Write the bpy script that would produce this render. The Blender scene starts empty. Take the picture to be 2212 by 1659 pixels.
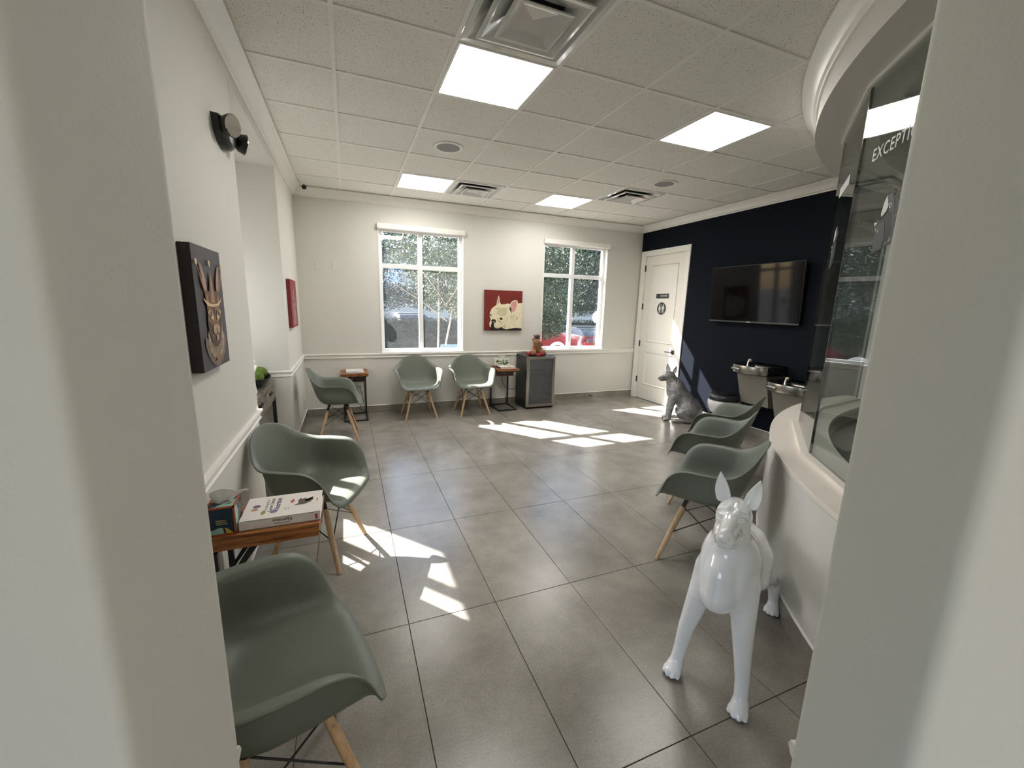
import bpy, bmesh, math, random
import numpy as np
from mathutils import Vector, Matrix
random.seed(7)
PI = math.pi
scene = bpy.context.scene
COL = scene.collection

# ---------------------------------------------------------------- camera, sky, sun, exposure
CAM_H = 1.5683
YAW, PITCH, ROLL = 0.38265, -0.18985, 0.02633
F_PX = 882.42
def _axes():
    cy, sy, cp, sp = math.cos(YAW), math.sin(YAW), math.cos(PITCH), math.sin(PITCH)
    f = Vector((sy*cp, cy*cp, sp)); r0 = Vector((cy, -sy, 0)); u0 = r0.cross(f)
    r = r0*math.cos(ROLL) + u0*math.sin(ROLL); u = -r0*math.sin(ROLL) + u0*math.cos(ROLL)
    return r, u, f
_r, _u, _f = _axes()
cam_data = bpy.data.cameras.new('camera')
cam = bpy.data.objects.new('camera', cam_data)
COL.objects.link(cam)
cam.matrix_world = Matrix(((_r.x, _u.x, -_f.x, 0), (_r.y, _u.y, -_f.y, 0), (_r.z, _u.z, -_f.z, CAM_H), (0, 0, 0, 1)))
cam_data.sensor_fit = 'HORIZONTAL'
cam_data.sensor_width = 36.0
cam_data.lens = 36.0*F_PX/2212.0
cam_data.clip_start = 0.05
cam_data.clip_end = 400
scene.camera = cam

SUN_DIR = Vector((0.786, -0.942, -1.0)).normalized()      # the way the light travels
world = bpy.data.worlds.new('sky'); scene.world = world
world.use_nodes = True
_nt = world.node_tree
_bg = _nt.nodes['Background']
_sky = _nt.nodes.new('ShaderNodeTexSky')
_sky.sky_type = 'NISHITA'
_sky.sun_disc = False
_sky.sun_elevation = math.asin(-SUN_DIR.z)
_sky.sun_rotation = math.atan2(-SUN_DIR.x, -SUN_DIR.y)
_sky.air_density = 1.0; _sky.dust_density = 1.5
_nt.links.new(_sky.outputs[0], _bg.inputs[0])
_bg.inputs[1].default_value = 0.8
sun_data = bpy.data.lights.new('sun', 'SUN')
sun_data.energy = 28.0
sun_data.angle = math.radians(0.55)
sun_data.color = (1.0, 0.985, 0.955)
sun = bpy.data.objects.new('sun', sun_data)
COL.objects.link(sun)
sun.rotation_euler = SUN_DIR.to_track_quat('-Z', 'Y').to_euler()
sun.location = (-8, 14, 12)
LIGHT_PANEL = 17.0
scene.view_settings.view_transform = 'Standard'
scene.view_settings.look = 'None'
scene.view_settings.gamma = 1.0
scene.view_settings.use_curve_mapping = False
scene.view_settings.exposure = 0.48
scene.cycles.use_denoising = True
scene.cycles.max_bounces = 10
scene.cycles.diffuse_bounces = 6
scene.cycles.glossy_bounces = 5
scene.cycles.transparent_max_bounces = 24
scene.cycles.caustics_reflective = False
scene.cycles.caustics_refractive = False
scene.cycles.sample_clamp_indirect = 6.0

# ---------------------------------------------------------------- room dimensions (metres)
XL, XR, YB, CZ = -0.572, 4.786, 6.03, 2.938
ARC_C = (4.75, -0.853); ARC_R = 3.405
SILL_Z, SOFFIT_Z = 0.745, 2.70
NICHE = (3.02, 4.66, -1.15, 2.78)          # y0, y1, back x, ceiling z
L2 = Vector((-0.183, 0.631)); R1 = Vector((0.640, 0.3326))
WD = (R1-L2).normalized(); WN = Vector((-WD.y, WD.x))     # along the doorway wall, into the room
GRID = 0.6096; GX0, GY0 = -0.61741, 2.40355

# ---------------------------------------------------------------- helpers
def srgb(r, g, b):
    f = lambda c: c/12.92 if c <= 0.04045 else ((c+0.055)/1.055)**2.4
    return (f(r/255), f(g/255), f(b/255), 1)
MATS = {}
def mat(name, col, rough=0.5, metal=0.0, spec=0.5, coat=0.0, bump=0.0, bscale=60.0, var=0.0, vscale=6.0, sheen=0.0, bdist=0.004):
    """plain principled material; var mottles the colour, bump adds fine relief (both from noise in object space)"""
    if name in MATS: return MATS[name]
    m = bpy.data.materials.new(name); m.use_nodes = True
    nt = m.node_tree; b = nt.nodes['Principled BSDF']
    b.inputs['Base Color'].default_value = col
    b.inputs['Roughness'].default_value = rough
    b.inputs['Metallic'].default_value = metal
    b.inputs['Specular IOR Level'].default_value = spec
    b.inputs['Coat Weight'].default_value = coat
    b.inputs['Coat Roughness'].default_value = 0.06
    if sheen: b.inputs['Sheen Weight'].default_value = sheen
    if var or bump:
        tc = nt.nodes.new('ShaderNodeTexCoord')
        if var:
            n = nt.nodes.new('ShaderNodeTexNoise'); n.inputs['Scale'].default_value = vscale; n.inputs['Detail'].default_value = 6
            nt.links.new(tc.outputs['Object'], n.inputs['Vector'])
            r = nt.nodes.new('ShaderNodeMix'); r.data_type = 'RGBA'
            c1 = tuple(max(0, c*(1-var)) for c in col[:3])+(1,); c2 = tuple(min(1, c*(1+var)) for c in col[:3])+(1,)
            r.inputs[6].default_value = c1; r.inputs[7].default_value = c2
            mr = nt.nodes.new('ShaderNodeMapRange'); mr.inputs[1].default_value = 0.3; mr.inputs[2].default_value = 0.7
            nt.links.new(n.outputs['Fac'], mr.inputs[0]); nt.links.new(mr.outputs[0], r.inputs[0])
            nt.links.new(r.outputs[2], b.inputs['Base Color'])
        if bump:
            n2 = nt.nodes.new('ShaderNodeTexNoise'); n2.inputs['Scale'].default_value = bscale; n2.inputs['Detail'].default_value = 4
            nt.links.new(tc.outputs['Object'], n2.inputs['Vector'])
            bp = nt.nodes.new('ShaderNodeBump'); bp.inputs['Strength'].default_value = bump; bp.inputs['Distance'].default_value = bdist
            nt.links.new(n2.outputs['Fac'], bp.inputs['Height']); nt.links.new(bp.outputs[0], b.inputs['Normal'])
    MATS[name] = m
    return m
def emit_mat(name, col, strength):
    m = bpy.data.materials.new(name); m.use_nodes = True
    b = m.node_tree.nodes['Principled BSDF']
    b.inputs['Base Color'].default_value = (0.8, 0.8, 0.8, 1)
    b.inputs['Emission Color'].default_value = col
    b.inputs['Emission Strength'].default_value = strength
    MATS[name] = m
    return m
def glass_mat(name, tint=(1, 1, 1, 1), dust_sheen=0.0, ior=1.5, rough=0.0, dscale=30, painted_sheen=False):
    m = bpy.data.materials.new(name); m.use_nodes = True
    nt = m.node_tree; nt.nodes.clear()
    o = nt.nodes.new('ShaderNodeOutputMaterial')
    t = nt.nodes.new('ShaderNodeBsdfTransparent'); t.inputs[0].default_value = tint
    g = nt.nodes.new('ShaderNodeBsdfGlossy'); g.inputs['Roughness'].default_value = rough
    lw = nt.nodes.new('ShaderNodeLayerWeight'); lw.inputs[0].default_value = 0.5
    pw = nt.nodes.new('ShaderNodeMath'); pw.operation = 'POWER'; pw.inputs[1].default_value = 5.0
    nt.links.new(lw.outputs['Facing'], pw.inputs[0])
    f0 = ((ior-1)/(ior+1))**2
    fr = nt.nodes.new('ShaderNodeMath'); fr.operation = 'MULTIPLY_ADD'; fr.inputs[1].default_value = 1-f0; fr.inputs[2].default_value = f0
    nt.links.new(pw.outputs[0], fr.inputs[0])
    mx = nt.nodes.new('ShaderNodeMixShader')
    nt.links.new(fr.outputs[0], mx.inputs[0]); nt.links.new(t.outputs[0], mx.inputs[1]); nt.links.new(g.outputs[0], mx.inputs[2])
    last = mx
    if dust_sheen:
        tr = nt.nodes.new('ShaderNodeBsdfDiffuse' if painted_sheen else 'ShaderNodeBsdfTranslucent'); tr.inputs[0].default_value = (0.8, 0.82, 0.82, 1)
        tc = nt.nodes.new('ShaderNodeTexCoord'); n = nt.nodes.new('ShaderNodeTexNoise')
        n.inputs['Scale'].default_value = dscale; n.inputs['Detail'].default_value = 8
        nt.links.new(tc.outputs['Object'], n.inputs['Vector'])
        mr = nt.nodes.new('ShaderNodeMapRange'); mr.inputs[1].default_value = 0.3; mr.inputs[2].default_value = 0.75
        mr.inputs[3].default_value = dust_sheen*0.55; mr.inputs[4].default_value = dust_sheen*1.6
        nt.links.new(n.outputs['Fac'], mr.inputs[0])
        m2 = nt.nodes.new('ShaderNodeMixShader')
        nt.links.new(mr.outputs[0], m2.inputs[0]); nt.links.new(mx.outputs[0], m2.inputs[1]); nt.links.new(tr.outputs[0], m2.inputs[2])
        last = m2
    nt.links.new(last.outputs[0], o.inputs[0])
    MATS[name] = m
    return m

class MB:
    """collects simple shapes; build() links them as ONE mesh object"""
    def __init__(s): s.v = []; s.f = []
    def add(s, vs, fs):
        o = len(s.v); s.v += [tuple(v) for v in vs]; s.f += [tuple(i+o for i in f) for f in fs]; return s
    def box(s, x0, x1, y0, y1, z0, z1):
        return s.add([(x, y, z) for z in (z0, z1) for y in (y0, y1) for x in (x0, x1)],
                     [(0, 2, 3, 1), (4, 5, 7, 6), (0, 1, 5, 4), (2, 6, 7, 3), (0, 4, 6, 2), (1, 3, 7, 5)])
    def cyl(s, a, b, r0, r1=None, n=12):
        r1 = r0 if r1 is None else r1
        a = Vector(a); b = Vector(b); d = (b-a).normalized()
        t = Vector((0, 0, 1)) if abs(d.z) < 0.9 else Vector((1, 0, 0))
        u = d.cross(t).normalized(); w = d.cross(u)
        vs = [a+(u*math.cos(2*PI*i/n)+w*math.sin(2*PI*i/n))*r0 for i in range(n)] + [b+(u*math.cos(2*PI*i/n)+w*math.sin(2*PI*i/n))*r1 for i in range(n)]
        fs = [(i, (i+1) % n, n+(i+1) % n, n+i) for i in range(n)] + [tuple(range(n))[::-1], tuple(range(n, 2*n))]
        return s.add(vs, fs)
    def tube(s, pts, r, n=8):
        pts = [Vector(p) for p in pts]; k = len(pts)
        rs = r if isinstance(r, (list, tuple)) else [r]*k
        d = (pts[1]-pts[0]).normalized(); t = Vector((0, 0, 1)) if abs(d.z) < 0.9 else Vector((1, 0, 0))
        u = d.cross(t).normalized(); vs = []; fs = []
        for i, p in enumerate(pts):
            d = (pts[min(i+1, k-1)]-pts[max(i-1, 0)]).normalized()
            u = (u-d*u.dot(d)).normalized(); w = d.cross(u)
            vs += [p+(u*math.cos(2*PI*j/n)+w*math.sin(2*PI*j/n))*rs[i] for j in range(n)]
        for i in range(k-1):
            for j in range(n): fs.append((i*n+j, i*n+(j+1) % n, (i+1)*n+(j+1) % n, (i+1)*n+j))
        fs += [tuple(range(n))[::-1], tuple(range((k-1)*n, k*n))]
        return s.add(vs, fs)
    def lathe(s, prof, n=24, c=(0, 0, 0)):
        vs = []; fs = []; k = len(prof)
        for r, z in prof:
            vs += [(c[0]+r*math.cos(2*PI*j/n), c[1]+r*math.sin(2*PI*j/n), c[2]+z) for j in range(n)]
        for i in range(k-1):
            for j in range(n): fs.append((i*n+j, i*n+(j+1) % n, (i+1)*n+(j+1) % n, (i+1)*n+j))
        fs += [tuple(range(n))[::-1], tuple(range((k-1)*n, k*n))]
        return s.add(vs, fs)
    def ell(s, c, r, n=14, m=9, rot=None):
        vs = []; fs = []
        for i in range(m+1):
            th = PI*i/m
            for j in range(n):
                p = Vector((r[0]*math.sin(th)*math.cos(2*PI*j/n), r[1]*math.sin(th)*math.sin(2*PI*j/n), r[2]*math.cos(th)))
                if rot is not None: p = rot @ p
                vs.append((c[0]+p.x, c[1]+p.y, c[2]+p.z))
        for i in range(m):
            for j in range(n): fs.append((i*n+j, (i+1)*n+j, (i+1)*n+(j+1) % n, i*n+(j+1) % n))
        return s.add(vs, fs)
    def prism(s, poly, fn, h0=0.0, h1=1.0):
        n = len(poly)
        vs = [fn(u, v, h0) for u, v in poly] + [fn(u, v, h1) for u, v in poly]
        fs = [tuple(range(n))[::-1], tuple(range(n, 2*n))] + [(i, (i+1) % n, n+(i+1) % n, n+i) for i in range(n)]
        return s.add(vs, fs)
    def sweep(s, frames, prof):
        """prof: closed polygon (o, z); frames: list of (point xy, outward xy)"""
        n = len(prof); vs = []; fs = []
        for (p, o) in frames:
            vs += [(p[0]+o[0]*a, p[1]+o[1]*a, z) for a, z in prof]
        for i in range(len(frames)-1):
            for j in range(n): fs.append((i*n+j, i*n+(j+1) % n, (i+1)*n+(j+1) % n, (i+1)*n+j))
        fs += [tuple(range(n))[::-1], tuple(range((len(frames)-1)*n, len(frames)*n))]
        return s.add(vs, fs)
    def mesh(s, name, m, smooth=None):
        me = bpy.data.meshes.new(name)
        me.from_pydata(s.v, [], s.f)
        bm = bmesh.new(); bm.from_mesh(me)
        bmesh.ops.recalc_face_normals(bm, faces=bm.faces)
        bm.to_mesh(me); bm.free()
        if smooth is not None:
            me.shade_smooth()
            if smooth < 180: me.set_sharp_from_angle(angle=math.radians(smooth))
        if m is not None: me.materials.append(m)
        return me
    def build(s, name, m, parent=None, smooth=None, bevel=0.0, segs=2, **tags):
        o = bpy.data.objects.new(name, s.mesh(name, m, smooth))
        COL.objects.link(o)
        if parent is not None: o.parent = parent
        if bevel:
            b = o.modifiers.new('bevel', 'BEVEL'); b.width = bevel; b.segments = segs; b.limit_method = 'ANGLE'; b.angle_limit = math.radians(40)
        tag(o, **tags)
        return o
def tag(o, label=None, cat=None, group=None, kind=None):
    if label: o['label'] = label
    if cat: o['category'] = cat
    if group: o['group'] = group
    if kind: o['kind'] = kind
    return o
def thing(name, label, cat, loc=(0, 0, 0), rz=0.0, group=None, kind=None):
    o = bpy.data.objects.new(name, None); COL.objects.link(o)
    o.empty_display_size = 0.1
    o.location = loc; o.rotation_euler = (0, 0, rz)
    return tag(o, label, cat, group, kind)
def copy_tree(o, parent=None):
    c = o.copy(); COL.objects.link(c); c.parent = parent
    for ch in list(o.children): copy_tree(ch, c)
    return c
def placed_copy(o, label, loc, rz):
    c = copy_tree(o); c.location = loc; c.rotation_euler = (0, 0, rz); c['label'] = label
    return c
def arc_pt(a, r=ARC_R):
    t = math.radians(a); return (ARC_C[0]+r*math.cos(t), ARC_C[1]+r*math.sin(t))
def arc_frames(a0, a1, n, r=ARC_R):
    out = []
    for i in range(n+1):
        a = a0+(a1-a0)*i/n; t = math.radians(a)
        out.append((arc_pt(a, r), (math.cos(t), math.sin(t))))
    return out
def text_mesh(body, size, m, name='lettering', extrude=0.0006, bold=0.0, shear=0.0, space=1.0):
    cu = bpy.data.curves.new('txt', 'FONT'); cu.body = body; cu.size = size; cu.extrude = extrude
    cu.align_x = 'CENTER'; cu.align_y = 'CENTER'; cu.offset = bold; cu.shear = shear; cu.space_character = space; cu.resolution_u = 3
    to = bpy.data.objects.new('txt', cu); COL.objects.link(to)
    bpy.context.view_layer.update()
    me = bpy.data.meshes.new_from_object(to.evaluated_get(bpy.context.evaluated_depsgraph_get()))
    bpy.data.objects.remove(to); bpy.data.curves.remove(cu)
    me.materials.clear(); me.materials.append(m)
    o = bpy.data.objects.new(name, me); COL.objects.link(o)
    return o
def basis(o, origin, ux, uy):
    """put o so that its local x, y run along ux, uy"""
    ux = Vector(ux).normalized(); uy = Vector(uy).normalized(); uz = ux.cross(uy)
    o.matrix_local = Matrix(((ux.x, uy.x, uz.x, origin[0]), (ux.y, uy.y, uz.y, origin[1]), (ux.z, uy.z, uz.z, origin[2]), (0, 0, 0, 1)))
    return o

# ---------------------------------------------------------------- materials
M_WALL = mat('wall_paint', srgb(213, 211, 204), 0.6, spec=0.3, bump=0.12, bscale=180)
M_TRIM = mat('trim_paint', srgb(232, 230, 224), 0.35)
M_NAVY = mat('navy_paint', (0.0105, 0.0125, 0.0175, 1), 0.6, spec=0.02, bump=0.1, bscale=180)
M_SILL = mat('solid_surface_sill', srgb(226, 218, 208), 0.4, var=0.03)
M_BLACK = mat('black_metal', (0.012, 0.012, 0.013, 1), 0.4)
M_BLACKP = mat('black_plastic', (0.01, 0.01, 0.011, 1), 0.35)
M_STEEL = mat('brushed_steel', (0.48, 0.45, 0.41, 1), 0.28, metal=1.0, bump=0.05, bscale=220)
M_STEELD = mat('dull_fountain_steel', (0.27, 0.255, 0.235, 1), 0.26, metal=1.0, bump=0.05, bscale=220)
M_CHROME = mat('chrome', (0.75, 0.73, 0.70, 1), 0.08, metal=1.0)
M_WHITEP = mat('white_plastic', srgb(228, 226, 220), 0.35)
M_PAPER = mat('paper_white', srgb(232, 229, 224), 0.7)

def tile_floor_mat():
    m = bpy.data.materials.new('porcelain_floor_tile'); m.use_nodes = True
    nt = m.node_tree; b = nt.nodes['Principled BSDF']
    g = nt.nodes.new('ShaderNodeNewGeometry')
    n1 = nt.nodes.new('ShaderNodeTexNoise'); n1.inputs['Scale'].default_value = 3.2; n1.inputs['Detail'].default_value = 9; n1.inputs['Roughness'].default_value = 0.62
    n2 = nt.nodes.new('ShaderNodeTexNoise'); n2.inputs['Scale'].default_value = 110; n2.inputs['Detail'].default_value = 5; n2.inputs['Roughness'].default_value = 0.7
    nt.links.new(g.outputs['Position'], n1.inputs['Vector']); nt.links.new(g.outputs['Position'], n2.inputs['Vector'])
    oi = nt.nodes.new('ShaderNodeObjectInfo')
    cr = nt.nodes.new('ShaderNodeValToRGB')
    cr.color_ramp.elements[0].position = 0.30; cr.color_ramp.elements[0].color = srgb(122, 117, 108)
    cr.color_ramp.elements[1].position = 0.72; cr.color_ramp.elements[1].color = srgb(152, 147, 138)
    nt.links.new(n1.outputs['Fac'], cr.inputs[0])
    cr2 = nt.nodes.new('ShaderNodeValToRGB')
    cr2.color_ramp.elements[0].position = 0.33; cr2.color_ramp.elements[0].color = (0.84, 0.84, 0.84, 1)
    cr2.color_ramp.elements[1].position = 0.66; cr2.color_ramp.elements[1].color = (1.12, 1.12, 1.12, 1)
    nt.links.new(n2.outputs['Fac'], cr2.inputs[0])
    mu = nt.nodes.new('ShaderNodeMix'); mu.data_type = 'RGBA'; mu.blend_type = 'MULTIPLY'; mu.inputs[0].default_value = 1.0
    nt.links.new(cr.outputs[0], mu.inputs[6]); nt.links.new(cr2.outputs[0], mu.inputs[7])
    mr = nt.nodes.new('ShaderNodeMapRange'); mr.inputs[3].default_value = 0.94; mr.inputs[4].default_value = 1.05
    nt.links.new(oi.outputs['Random'], mr.inputs[0])
    mu2 = nt.nodes.new('ShaderNodeMix'); mu2.data_type = 'RGBA'; mu2.blend_type = 'MULTIPLY'; mu2.inputs[0].default_value = 1.0
    nt.links.new(mu.outputs[2], mu2.inputs[6]); nt.links.new(mr.outputs[0], mu2.inputs[7])
    nt.links.new(mu2.outputs[2], b.inputs['Base Color'])
    rr = nt.nodes.new('ShaderNodeMapRange'); rr.inputs[3].default_value = 0.14; rr.inputs[4].default_value = 0.30
    nt.links.new(n1.outputs['Fac'], rr.inputs[0]); nt.links.new(rr.outputs[0], b.inputs['Roughness'])
    bp = nt.nodes.new('ShaderNodeBump'); bp.inputs['Strength'].default_value = 0.22; bp.inputs['Distance'].default_value = 0.002
    nt.links.new(n2.outputs['Fac'], bp.inputs['Height']); nt.links.new(bp.outputs[0], b.inputs['Normal'])
    MATS['floor_tile'] = m; return m
M_TILE = tile_floor_mat()
M_GROUT = mat('grout', srgb(70, 66, 60), 0.9)
def ceiling_tile_mat():
    m = bpy.data.materials.new('mineral_ceiling_tile'); m.use_nodes = True
    nt = m.node_tree; b = nt.nodes['Principled BSDF']
    g = nt.nodes.new('ShaderNodeNewGeometry')
    n1 = nt.nodes.new('ShaderNodeTexVoronoi'); n1.inputs['Scale'].default_value = 105; n1.inputs['Randomness'].default_value = 1.0
    n2 = nt.nodes.new('ShaderNodeTexNoise'); n2.inputs['Scale'].default_value = 85; n2.inputs['Detail'].default_value = 3
    nt.links.new(g.outputs['Position'], n1.inputs['Vector']); nt.links.new(g.outputs['Position'], n2.inputs['Vector'])
    ad = nt.nodes.new('ShaderNodeMath'); ad.operation = 'MULTIPLY_ADD'; ad.inputs[1].default_value = 0.8
    nt.links.new(n2.outputs['Fac'], ad.inputs[0]); nt.links.new(n1.outputs['Distance'], ad.inputs[2])
    cr = nt.nodes.new('ShaderNodeValToRGB')
    cr.color_ramp.elements[0].position = 0.50; cr.color_ramp.elements[0].color = srgb(120, 114, 102)
    cr.color_ramp.elements[1].position = 0.60; cr.color_ramp.elements[1].color = srgb(228, 227, 220)
    nt.links.new(ad.outputs[0], cr.inputs[0]); nt.links.new(cr.outputs[0], b.inputs['Base Color'])
    b.inputs['Roughness'].default_value = 0.9; b.inputs['Specular IOR Level'].default_value = 0.1
    bp = nt.nodes.new('ShaderNodeBump'); bp.inputs['Strength'].default_value = 0.35; bp.inputs['Distance'].default_value = 0.003
    nt.links.new(ad.outputs[0], bp.inputs['Height']); nt.links.new(bp.outputs[0], b.inputs['Normal'])
    return m
M_CTILE = ceiling_tile_mat()
M_TEE = mat('painted_tee', srgb(230, 229, 223), 0.5)
def wood_mat(name, c1, c2, scale=(1, 14, 14), rough=0.45):
    m = bpy.data.materials.new(name); m.use_nodes = True
    nt = m.node_tree; b = nt.nodes['Principled BSDF']
    tc = nt.nodes.new('ShaderNodeTexCoord'); mp = nt.nodes.new('ShaderNodeMapping'); mp.inputs['Scale'].default_value = scale
    n = nt.nodes.new('ShaderNodeTexNoise'); n.inputs['Scale'].default_value = 3.0; n.inputs['Detail'].default_value = 8; n.inputs['Distortion'].default_value = 0.6
    nt.links.new(tc.outputs['Object'], mp.inputs[0]); nt.links.new(mp.outputs[0], n.inputs['Vector'])
    cr = nt.nodes.new('ShaderNodeValToRGB'); cr.color_ramp.elements[0].position = 0.32; cr.color_ramp.elements[1].position = 0.68
    cr.color_ramp.elements[0].color = c1; cr.color_ramp.elements[1].color = c2
    nt.links.new(n.outputs['Fac'], cr.inputs[0]); nt.links.new(cr.outputs[0], b.inputs['Base Color'])
    b.inputs['Roughness'].default_value = rough
    MATS[name] = m; return m
M_BEECH = wood_mat('beech_wood', srgb(186, 150, 112), srgb(212, 180, 142), (30, 30, 2))
M_ACACIA = wood_mat('acacia_wood', srgb(84, 44, 20), srgb(176, 112, 58), (2, 26, 26), 0.4)
M_SLAB = wood_mat('acacia_slab', srgb(104, 58, 28), srgb(186, 124, 70), (30, 2, 30), 0.4)
M_GREYWOOD = wood_mat('grey_weathered_wood', srgb(70, 66, 60), srgb(132, 124, 112), (22, 2, 22), 0.5)
M_SHELL = mat('sage_green_shell', srgb(103, 108, 98), 0.42, spec=0.35)
# ================================================================ SETTING
def struct(name, mb, m, parent=None, smooth=None, bevel=0.0):
    return mb.build(name, m, parent, smooth, bevel, kind='structure')

# ---- floor: grout bed with single tiles lying on it
TU, TV, TX0, TY0 = 0.4572, 0.9144, 0.21343, 1.81888
floor = struct('floor', MB().box(-2.6, 5.0, -3.3, 6.03, -0.06, -0.004).box(-1.15, XL, 3.02, 4.66, -0.03, 0.0), M_GROUT)
J = 0.0016
for u in range(-7, 11):
    for v in range(-6, 5):
        x0, x1 = TX0+u*TU, TX0+(u+1)*TU; y0, y1 = TY0+v*TV, TY0+(v+1)*TV
        x0 = max(x0, -2.5 if y1 < 0.9 else XL); x1 = min(x1, XR); y1 = min(y1, YB)
        if x1-x0 < 0.02 or y1-y0 < 0.02 or y1 < -1.6: continue
        MB().box(x0+J, x1-J, y0+J, y1-J, -0.012, 0.0).build('floor_tile', M_TILE, floor, bevel=0.0008, segs=1)

# ---- walls
# back wall with its two window openings
W1 = (0.435, 1.605, 0.865, 2.56); W2 = (2.915, 4.085, 0.865, 2.56)
T = 0.20
mb = MB()
zt = 3.05
mb.box(XL-0.2, W1[0], YB, YB+T, -0.2, zt).box(W1[1], W2[0], YB, YB+T, -0.2, zt).box(W2[1], XR+0.2, YB, YB+T, -0.2, zt)
for W in (W1, W2): mb.box(W[0], W[1], YB, YB+T, -0.2, W[2]).box(W[0], W[1], YB, YB+T, W[3], zt)
wall_back = struct('wall_back', mb, M_WALL)
# left wall, with the niche
ny0, ny1, nx, nz = NICHE
mb = MB()
mb.box(XL-0.14, XL, 0.70, ny0, -0.1, zt).box(XL-0.14, XL, ny1, YB+0.1, -0.1, zt).box(XL-0.14, XL, ny0, ny1, nz, zt)
wall_left = struct('wall_left', mb, M_WALL)
W3 = (3.30, 4.50, 0.98, 2.28)
mb = MB()
mb.box(nx, XL-0.14, ny0-0.12, ny0, -0.1, zt).box(nx, XL-0.14, ny1, ny1+0.12, -0.1, zt)
mb.box(nx-0.15, nx, ny0-0.12, W3[0], -0.1, zt).box(nx-0.15, nx, W3[1], ny1+0.12, -0.1, zt)
mb.box(nx-0.15, nx, W3[0], W3[1], -0.1, W3[2]).box(nx-0.15, nx, W3[0], W3[1], W3[3], zt)
mb.box(nx, XL-0.14, ny0, ny1, nz, nz+0.1)
wall_niche = struct('wall_niche', mb, M_WALL)
# right wall: dark paint in the waiting room, light paint inside the reception
DY0, DY1, DZ = 4.965, 5.912, 2.447
mb = MB()
mb.box(XR, XR+0.15, 2.50, DY0, -0.1, zt).box(XR, XR+0.15, DY1, YB+0.1, -0.1, zt).box(XR, XR+0.15, DY0, DY1, DZ, zt)
wall_right = struct('wall_right', mb, M_NAVY)
wall_reception = struct('wall_reception', MB().box(XR, XR+0.15, -1.5, 2.50, -0.1, zt), mat('grey_reception_paint', srgb(150, 150, 146), 0.6))
# the doorway wall the picture is taken through, standing at an angle, rounded corners
def along(t, d=0.0): p = L2+WD*t+WN*d; return (p.x, p.y)
OPEN = (R1-L2).length; TH = 0.165
def rounded_end(t_end, sgn, r=0.016, n=5):
    pts = []
    for i in range(n+1):
        a = PI/2*i/n; pts.append((t_end-sgn*(r-r*math.sin(a)), -r+r*math.cos(a)))
    for i in range(n+1):
        a = PI/2*i/n; pts.append((t_end-sgn*(r-r*math.cos(a)), -TH+r-r*math.sin(a)))
    return pts
mb = MB()
polyL = [(-1.9, 0.0)] + rounded_end(0.0, 1) + [(-1.9, -TH)]
polyR = [(OPEN+4.6, 0.0)] + rounded_end(OPEN, -1) + [(OPEN+4.6, -TH)]
for poly in (polyL, polyR):
    mb.prism([along(t, d) for t, d in poly], lambda a, b, h: (a, b, h*3.05-0.05*(1-h)))
mb.prism([along(t, d) for t, d in ((-0.005, -0.001), (OPEN+0.005, -0.001), (OPEN+0.005, -TH+0.001), (-0.005, -TH+0.001))], lambda a, b, h: (a, b, 2.25+h*0.8))
wall_doorway = struct('wall_doorway', mb, M_WALL, smooth=40)
# hall behind the camera
mb = MB()
mb.box(-2.6, -2.45, -3.3, -3.0, -0.1, zt).box(-2.6, -2.45, -0.6, 1.9, -0.1, zt).box(-2.6, -2.45, -3.0, -0.6, 2.4, zt).box(5.0, 5.15, -3.3, -1.0, -0.1, zt)
mb.box(-2.6, 5.15, -3.4, -3.25, -0.1, zt)
mb.box(-2.6, XL-0.14, 1.9, 2.05, -0.1, zt)
wall_hall = struct('wall_hall', mb, M_WALL)
struct('added_sun_canopy', MB().box(-4.4, -2.6, -3.4, 1.6, 2.6, 2.75), M_TRIM)  # unseen canopy, added to keep direct sun out of the hall
hall_daylight_opening = struct('daylight_opening', MB().box(-2.56, -2.48, -3.0, -2.92, 0, 2.4).box(-2.56, -2.48, -0.68, -0.6, 0, 2.4).box(-2.56, -2.48, -2.91, -0.69, 2.32, 2.4).box(-2.56, -2.48, -2.91, -0.69, 0, 0.12), M_BLACK)  # unseen opening, placed and widened to send daylight onto the doorway wall
# curved reception wall: low wall, sill and header
A0, A1 = 89.4, 166.0
wall_curved = struct('wall_curved', MB().sweep(arc_frames(A0, A1, 48), [(0, -0.05), (0, SILL_Z-0.025), (-0.14, SILL_Z-0.025), (-0.14, -0.05)]), M_WALL, smooth=35)
sill = struct('trim_7', MB().sweep(arc_frames(A0, A1, 48), [(0.004, SILL_Z-0.025), (0.004, SILL_Z), (-0.342, SILL_Z), (-0.342, SILL_Z-0.025)]), M_SILL, smooth=35, bevel=0.002)
header = struct('wall_header', MB().sweep(arc_frames(A0, A1, 48), [(0, SOFFIT_Z), (0, 3.0), (-0.34, 3.0), (-0.34, SOFFIT_Z)]), M_WALL, smooth=35)
# reception desk below the sill
struct('trim_8', MB().sweep(arc_frames(A0, 158, 40), [(-0.35, 0.60), (-0.35, 0.63), (-0.95, 0.63), (-0.95, 0.60)]), mat('grey_laminate', srgb(112, 110, 106), 0.45), smooth=35)

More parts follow.
